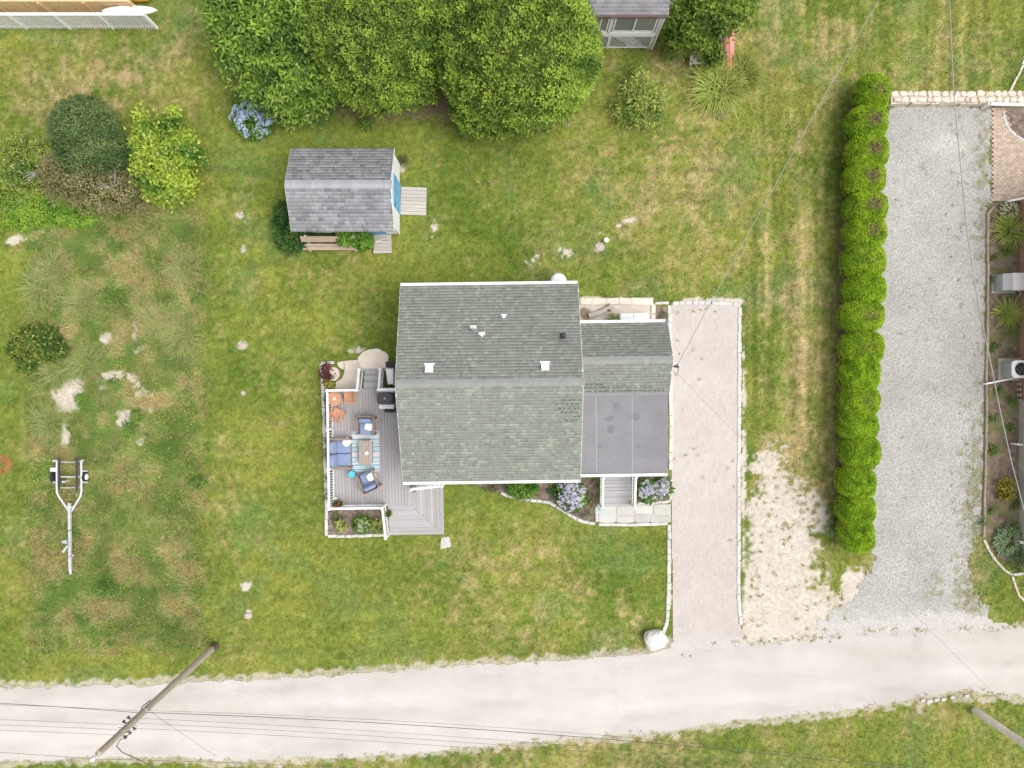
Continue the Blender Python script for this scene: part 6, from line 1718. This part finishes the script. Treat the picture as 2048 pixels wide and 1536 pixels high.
v = blades(P, A, RNG.uniform(.14, .38, n) * (.5 + hn), RNG.uniform(.5, 1.1, n), RNG.uniform(.016, .034, n), bc*.8, bc*RNG.uniform(1.0,1.5,(n,1)), 2)
tag(link("meadow_grass", np_mesh("meadow_grass", *v), M['grass']), "tall olive and rust coloured meadow grass around the trailer", kind="stuff")
# broad-leaved weeds matted into the meadow
n = 420
px = RNG.uniform(70, 410, n); py = RNG.uniform(440, 1300, n)
X, Y = (px-1024)*S, (768-py)*S
c, s = ground_col(X, Y)
ok = (meadow_mask(px, py, X, Y) > .4) & (s < .8)
X, Y = X[ok], Y[ok]; n = len(X)
k_ = 26
R_ = np.repeat(RNG.uniform(.06, .26, n), k_)[:, None]
P = np.repeat(np.stack([X, Y, np.full(n, .12)], 1), k_, axis=0) + RNG.normal(size=(n*k_, 3)) * np.array([1, 1, .25]) * R_
P[:, 2] = np.abs(P[:, 2])
WC = np.array([(.14,.27,.05),(.24,.36,.06),(.40,.44,.10),(.12,.22,.06),(.34,.27,.12)])[RNG.randint(0, 5, n)]
dd = unit(RNG.normal(size=(n*k_, 3)) * np.array([1, 1, .4]))
tag(link("meadow_weeds", np_mesh("meadow_weeds", *leafset(P, dd, .10, .05, np.repeat(WC, k_, axis=0) * RNG.uniform(.7, 1.3, (n*k_, 1)), np.tile([[0, 0, 1.0]], (n*k_, 1)))), M['leaf']), "low broad leaved weeds matted through the meadow grass", kind="stuff")
# weeds pushing up through the sandy lot, the driveway joints and the gravel edge
PW = []
def wd_add(n, x, y, sx, sy, lo=.02):
    PW.append(np.stack([RNG.normal(x, sx, n), RNG.normal(y, sy, n)], 1))
for (x_, y_) in ((1388,899),(1370,910),(1395,910),(1405,955),(1347,918),(1465,922),(1386,622),(1402,620),(1412,617),(1430,624),(1355,625),(1354,680),(1359,707),(1383,700),(1404,718),(1343,1270),(1347,1282),(1467,972),(1460,1080),(1454,935),(1398,760),(1365,1310),(1380,1312),(1341,860)):
    wd_add(11, x_, y_, 1.6, 1.4)
for k in range(130):
    x_ = random.uniform(1488, 1690); y_ = random.uniform(930, 1290)
    wd_add(random.randint(5, 22), x_, y_, random.uniform(1, 3.2), random.uniform(1, 2.6))
for k in range(150):
    x_ = random.choice((random.gauss(1968, 8), random.gauss(1940, 20), random.uniform(1790, 1970))); y_ = random.uniform(215, 1240)
    wd_add(random.randint(4, 14), x_, y_, random.uniform(1, 3), random.uniform(1.5, 4))
for k in range(120):
    x_ = random.gauss(1945, 14); y_ = random.uniform(880, 1230); wd_add(random.randint(6, 18), x_, y_, 3, 4)
for k in range(160):
    x_ = random.uniform(0, 2048); t_ = np.interp(x_, [p[0] for p in ROAD[:16]], [p[1] for p in ROAD[:16]]); wd_add(random.randint(4, 12), x_, t_ + random.gauss(-2, 4), 3, 2)
    b_ = np.interp(x_, [p[0] for p in ROAD[16:]][::-1], [p[1] for p in ROAD[16:]][::-1]); wd_add(random.randint(4, 14), x_, b_ + random.gauss(1, 4), 3, 2)
q = np.concatenate(PW); n = len(q)
P = np.stack([(q[:,0]-1024)*S, (768-q[:,1])*S, np.full(n, .004)], 1)
g0 = mixcol((.22,.26,.07), (.42,.38,.17), RNG.rand(n))
v = blades(P, RNG.uniform(0,6.28,n), RNG.uniform(.04,.12,n), RNG.uniform(.5,1.1,n), RNG.uniform(.015,.03,n), g0, g0*1.3, 2)
tag(link("sprouting_weeds", np_mesh("sprouting_weeds", *v), M['grass']), "sparse weeds sprouting in sand, gravel and paving joints", kind="stuff")
# white clover heads and fallen shell bits on the lawn
n = 110
px = RNG.uniform(0, 2048, n); py = RNG.uniform(40, 1536, n)
ok = np.ones(n, bool)
for p in EXCL + [GRAVEL]: ok &= ~in_poly(px, py, p)
px, py = px[ok], py[ok]; n = len(px)
P = np.repeat(np.stack([(px-1024)*S, (768-py)*S, np.full(n, .03)], 1), 5, axis=0)
dd = unit(RNG.normal(size=(5*n, 3)) + np.array([0,0,.5]))
tag(link("clover_flowers", np_mesh("clover_flowers", *leafset(P, dd, .028, .024, np.tile([[.75,.75,.70]], (5*n,1)))), M['petal']), "tiny white clover heads dotted over the lawn", kind="stuff")
# crushed stones of the gravel drive
n = 60000
px = RNG.uniform(1600, 2000, n); py = RNG.uniform(200, 1290, n)
ok = in_poly(px + RNG.normal(size=n)*4, py + RNG.normal(size=n)*4, GRAVEL) & (RNG.rand(n) < sstep(1260, 1170, py))
px, py = px[ok], py[ok]; n = len(px)
X, Y = (px-1024)*S, (768-py)*S
r = RNG.uniform(.014, .034, n); a = RNG.uniform(0, 6.28, n)
V = np.empty((n, 4, 3))
for k in range(3):
    V[:, k] = np.stack([X + r*np.cos(a+2.09*k), Y + r*np.sin(a+2.09*k), np.full(n, .008)], 1)
V[:, 3] = np.stack([X + RNG.normal(size=n)*.005, Y, .008 + r*.9], 1)
F = (np.arange(n)[:, None]*4)[:, :, None] + np.array([[0,1,3],[1,2,3],[2,0,3]])[None]
cc = mixcol((.29,.28,.26), (.58,.565,.535), RNG.rand(n))
tag(link("gravel_stones", np_mesh("gravel_stones", V.reshape(-1,3), F.reshape(-1,3), np.repeat(cc, 4, axis=0)), M['sheet']), "loose grey crushed stones on the drive beyond the hedge", kind="stuff")
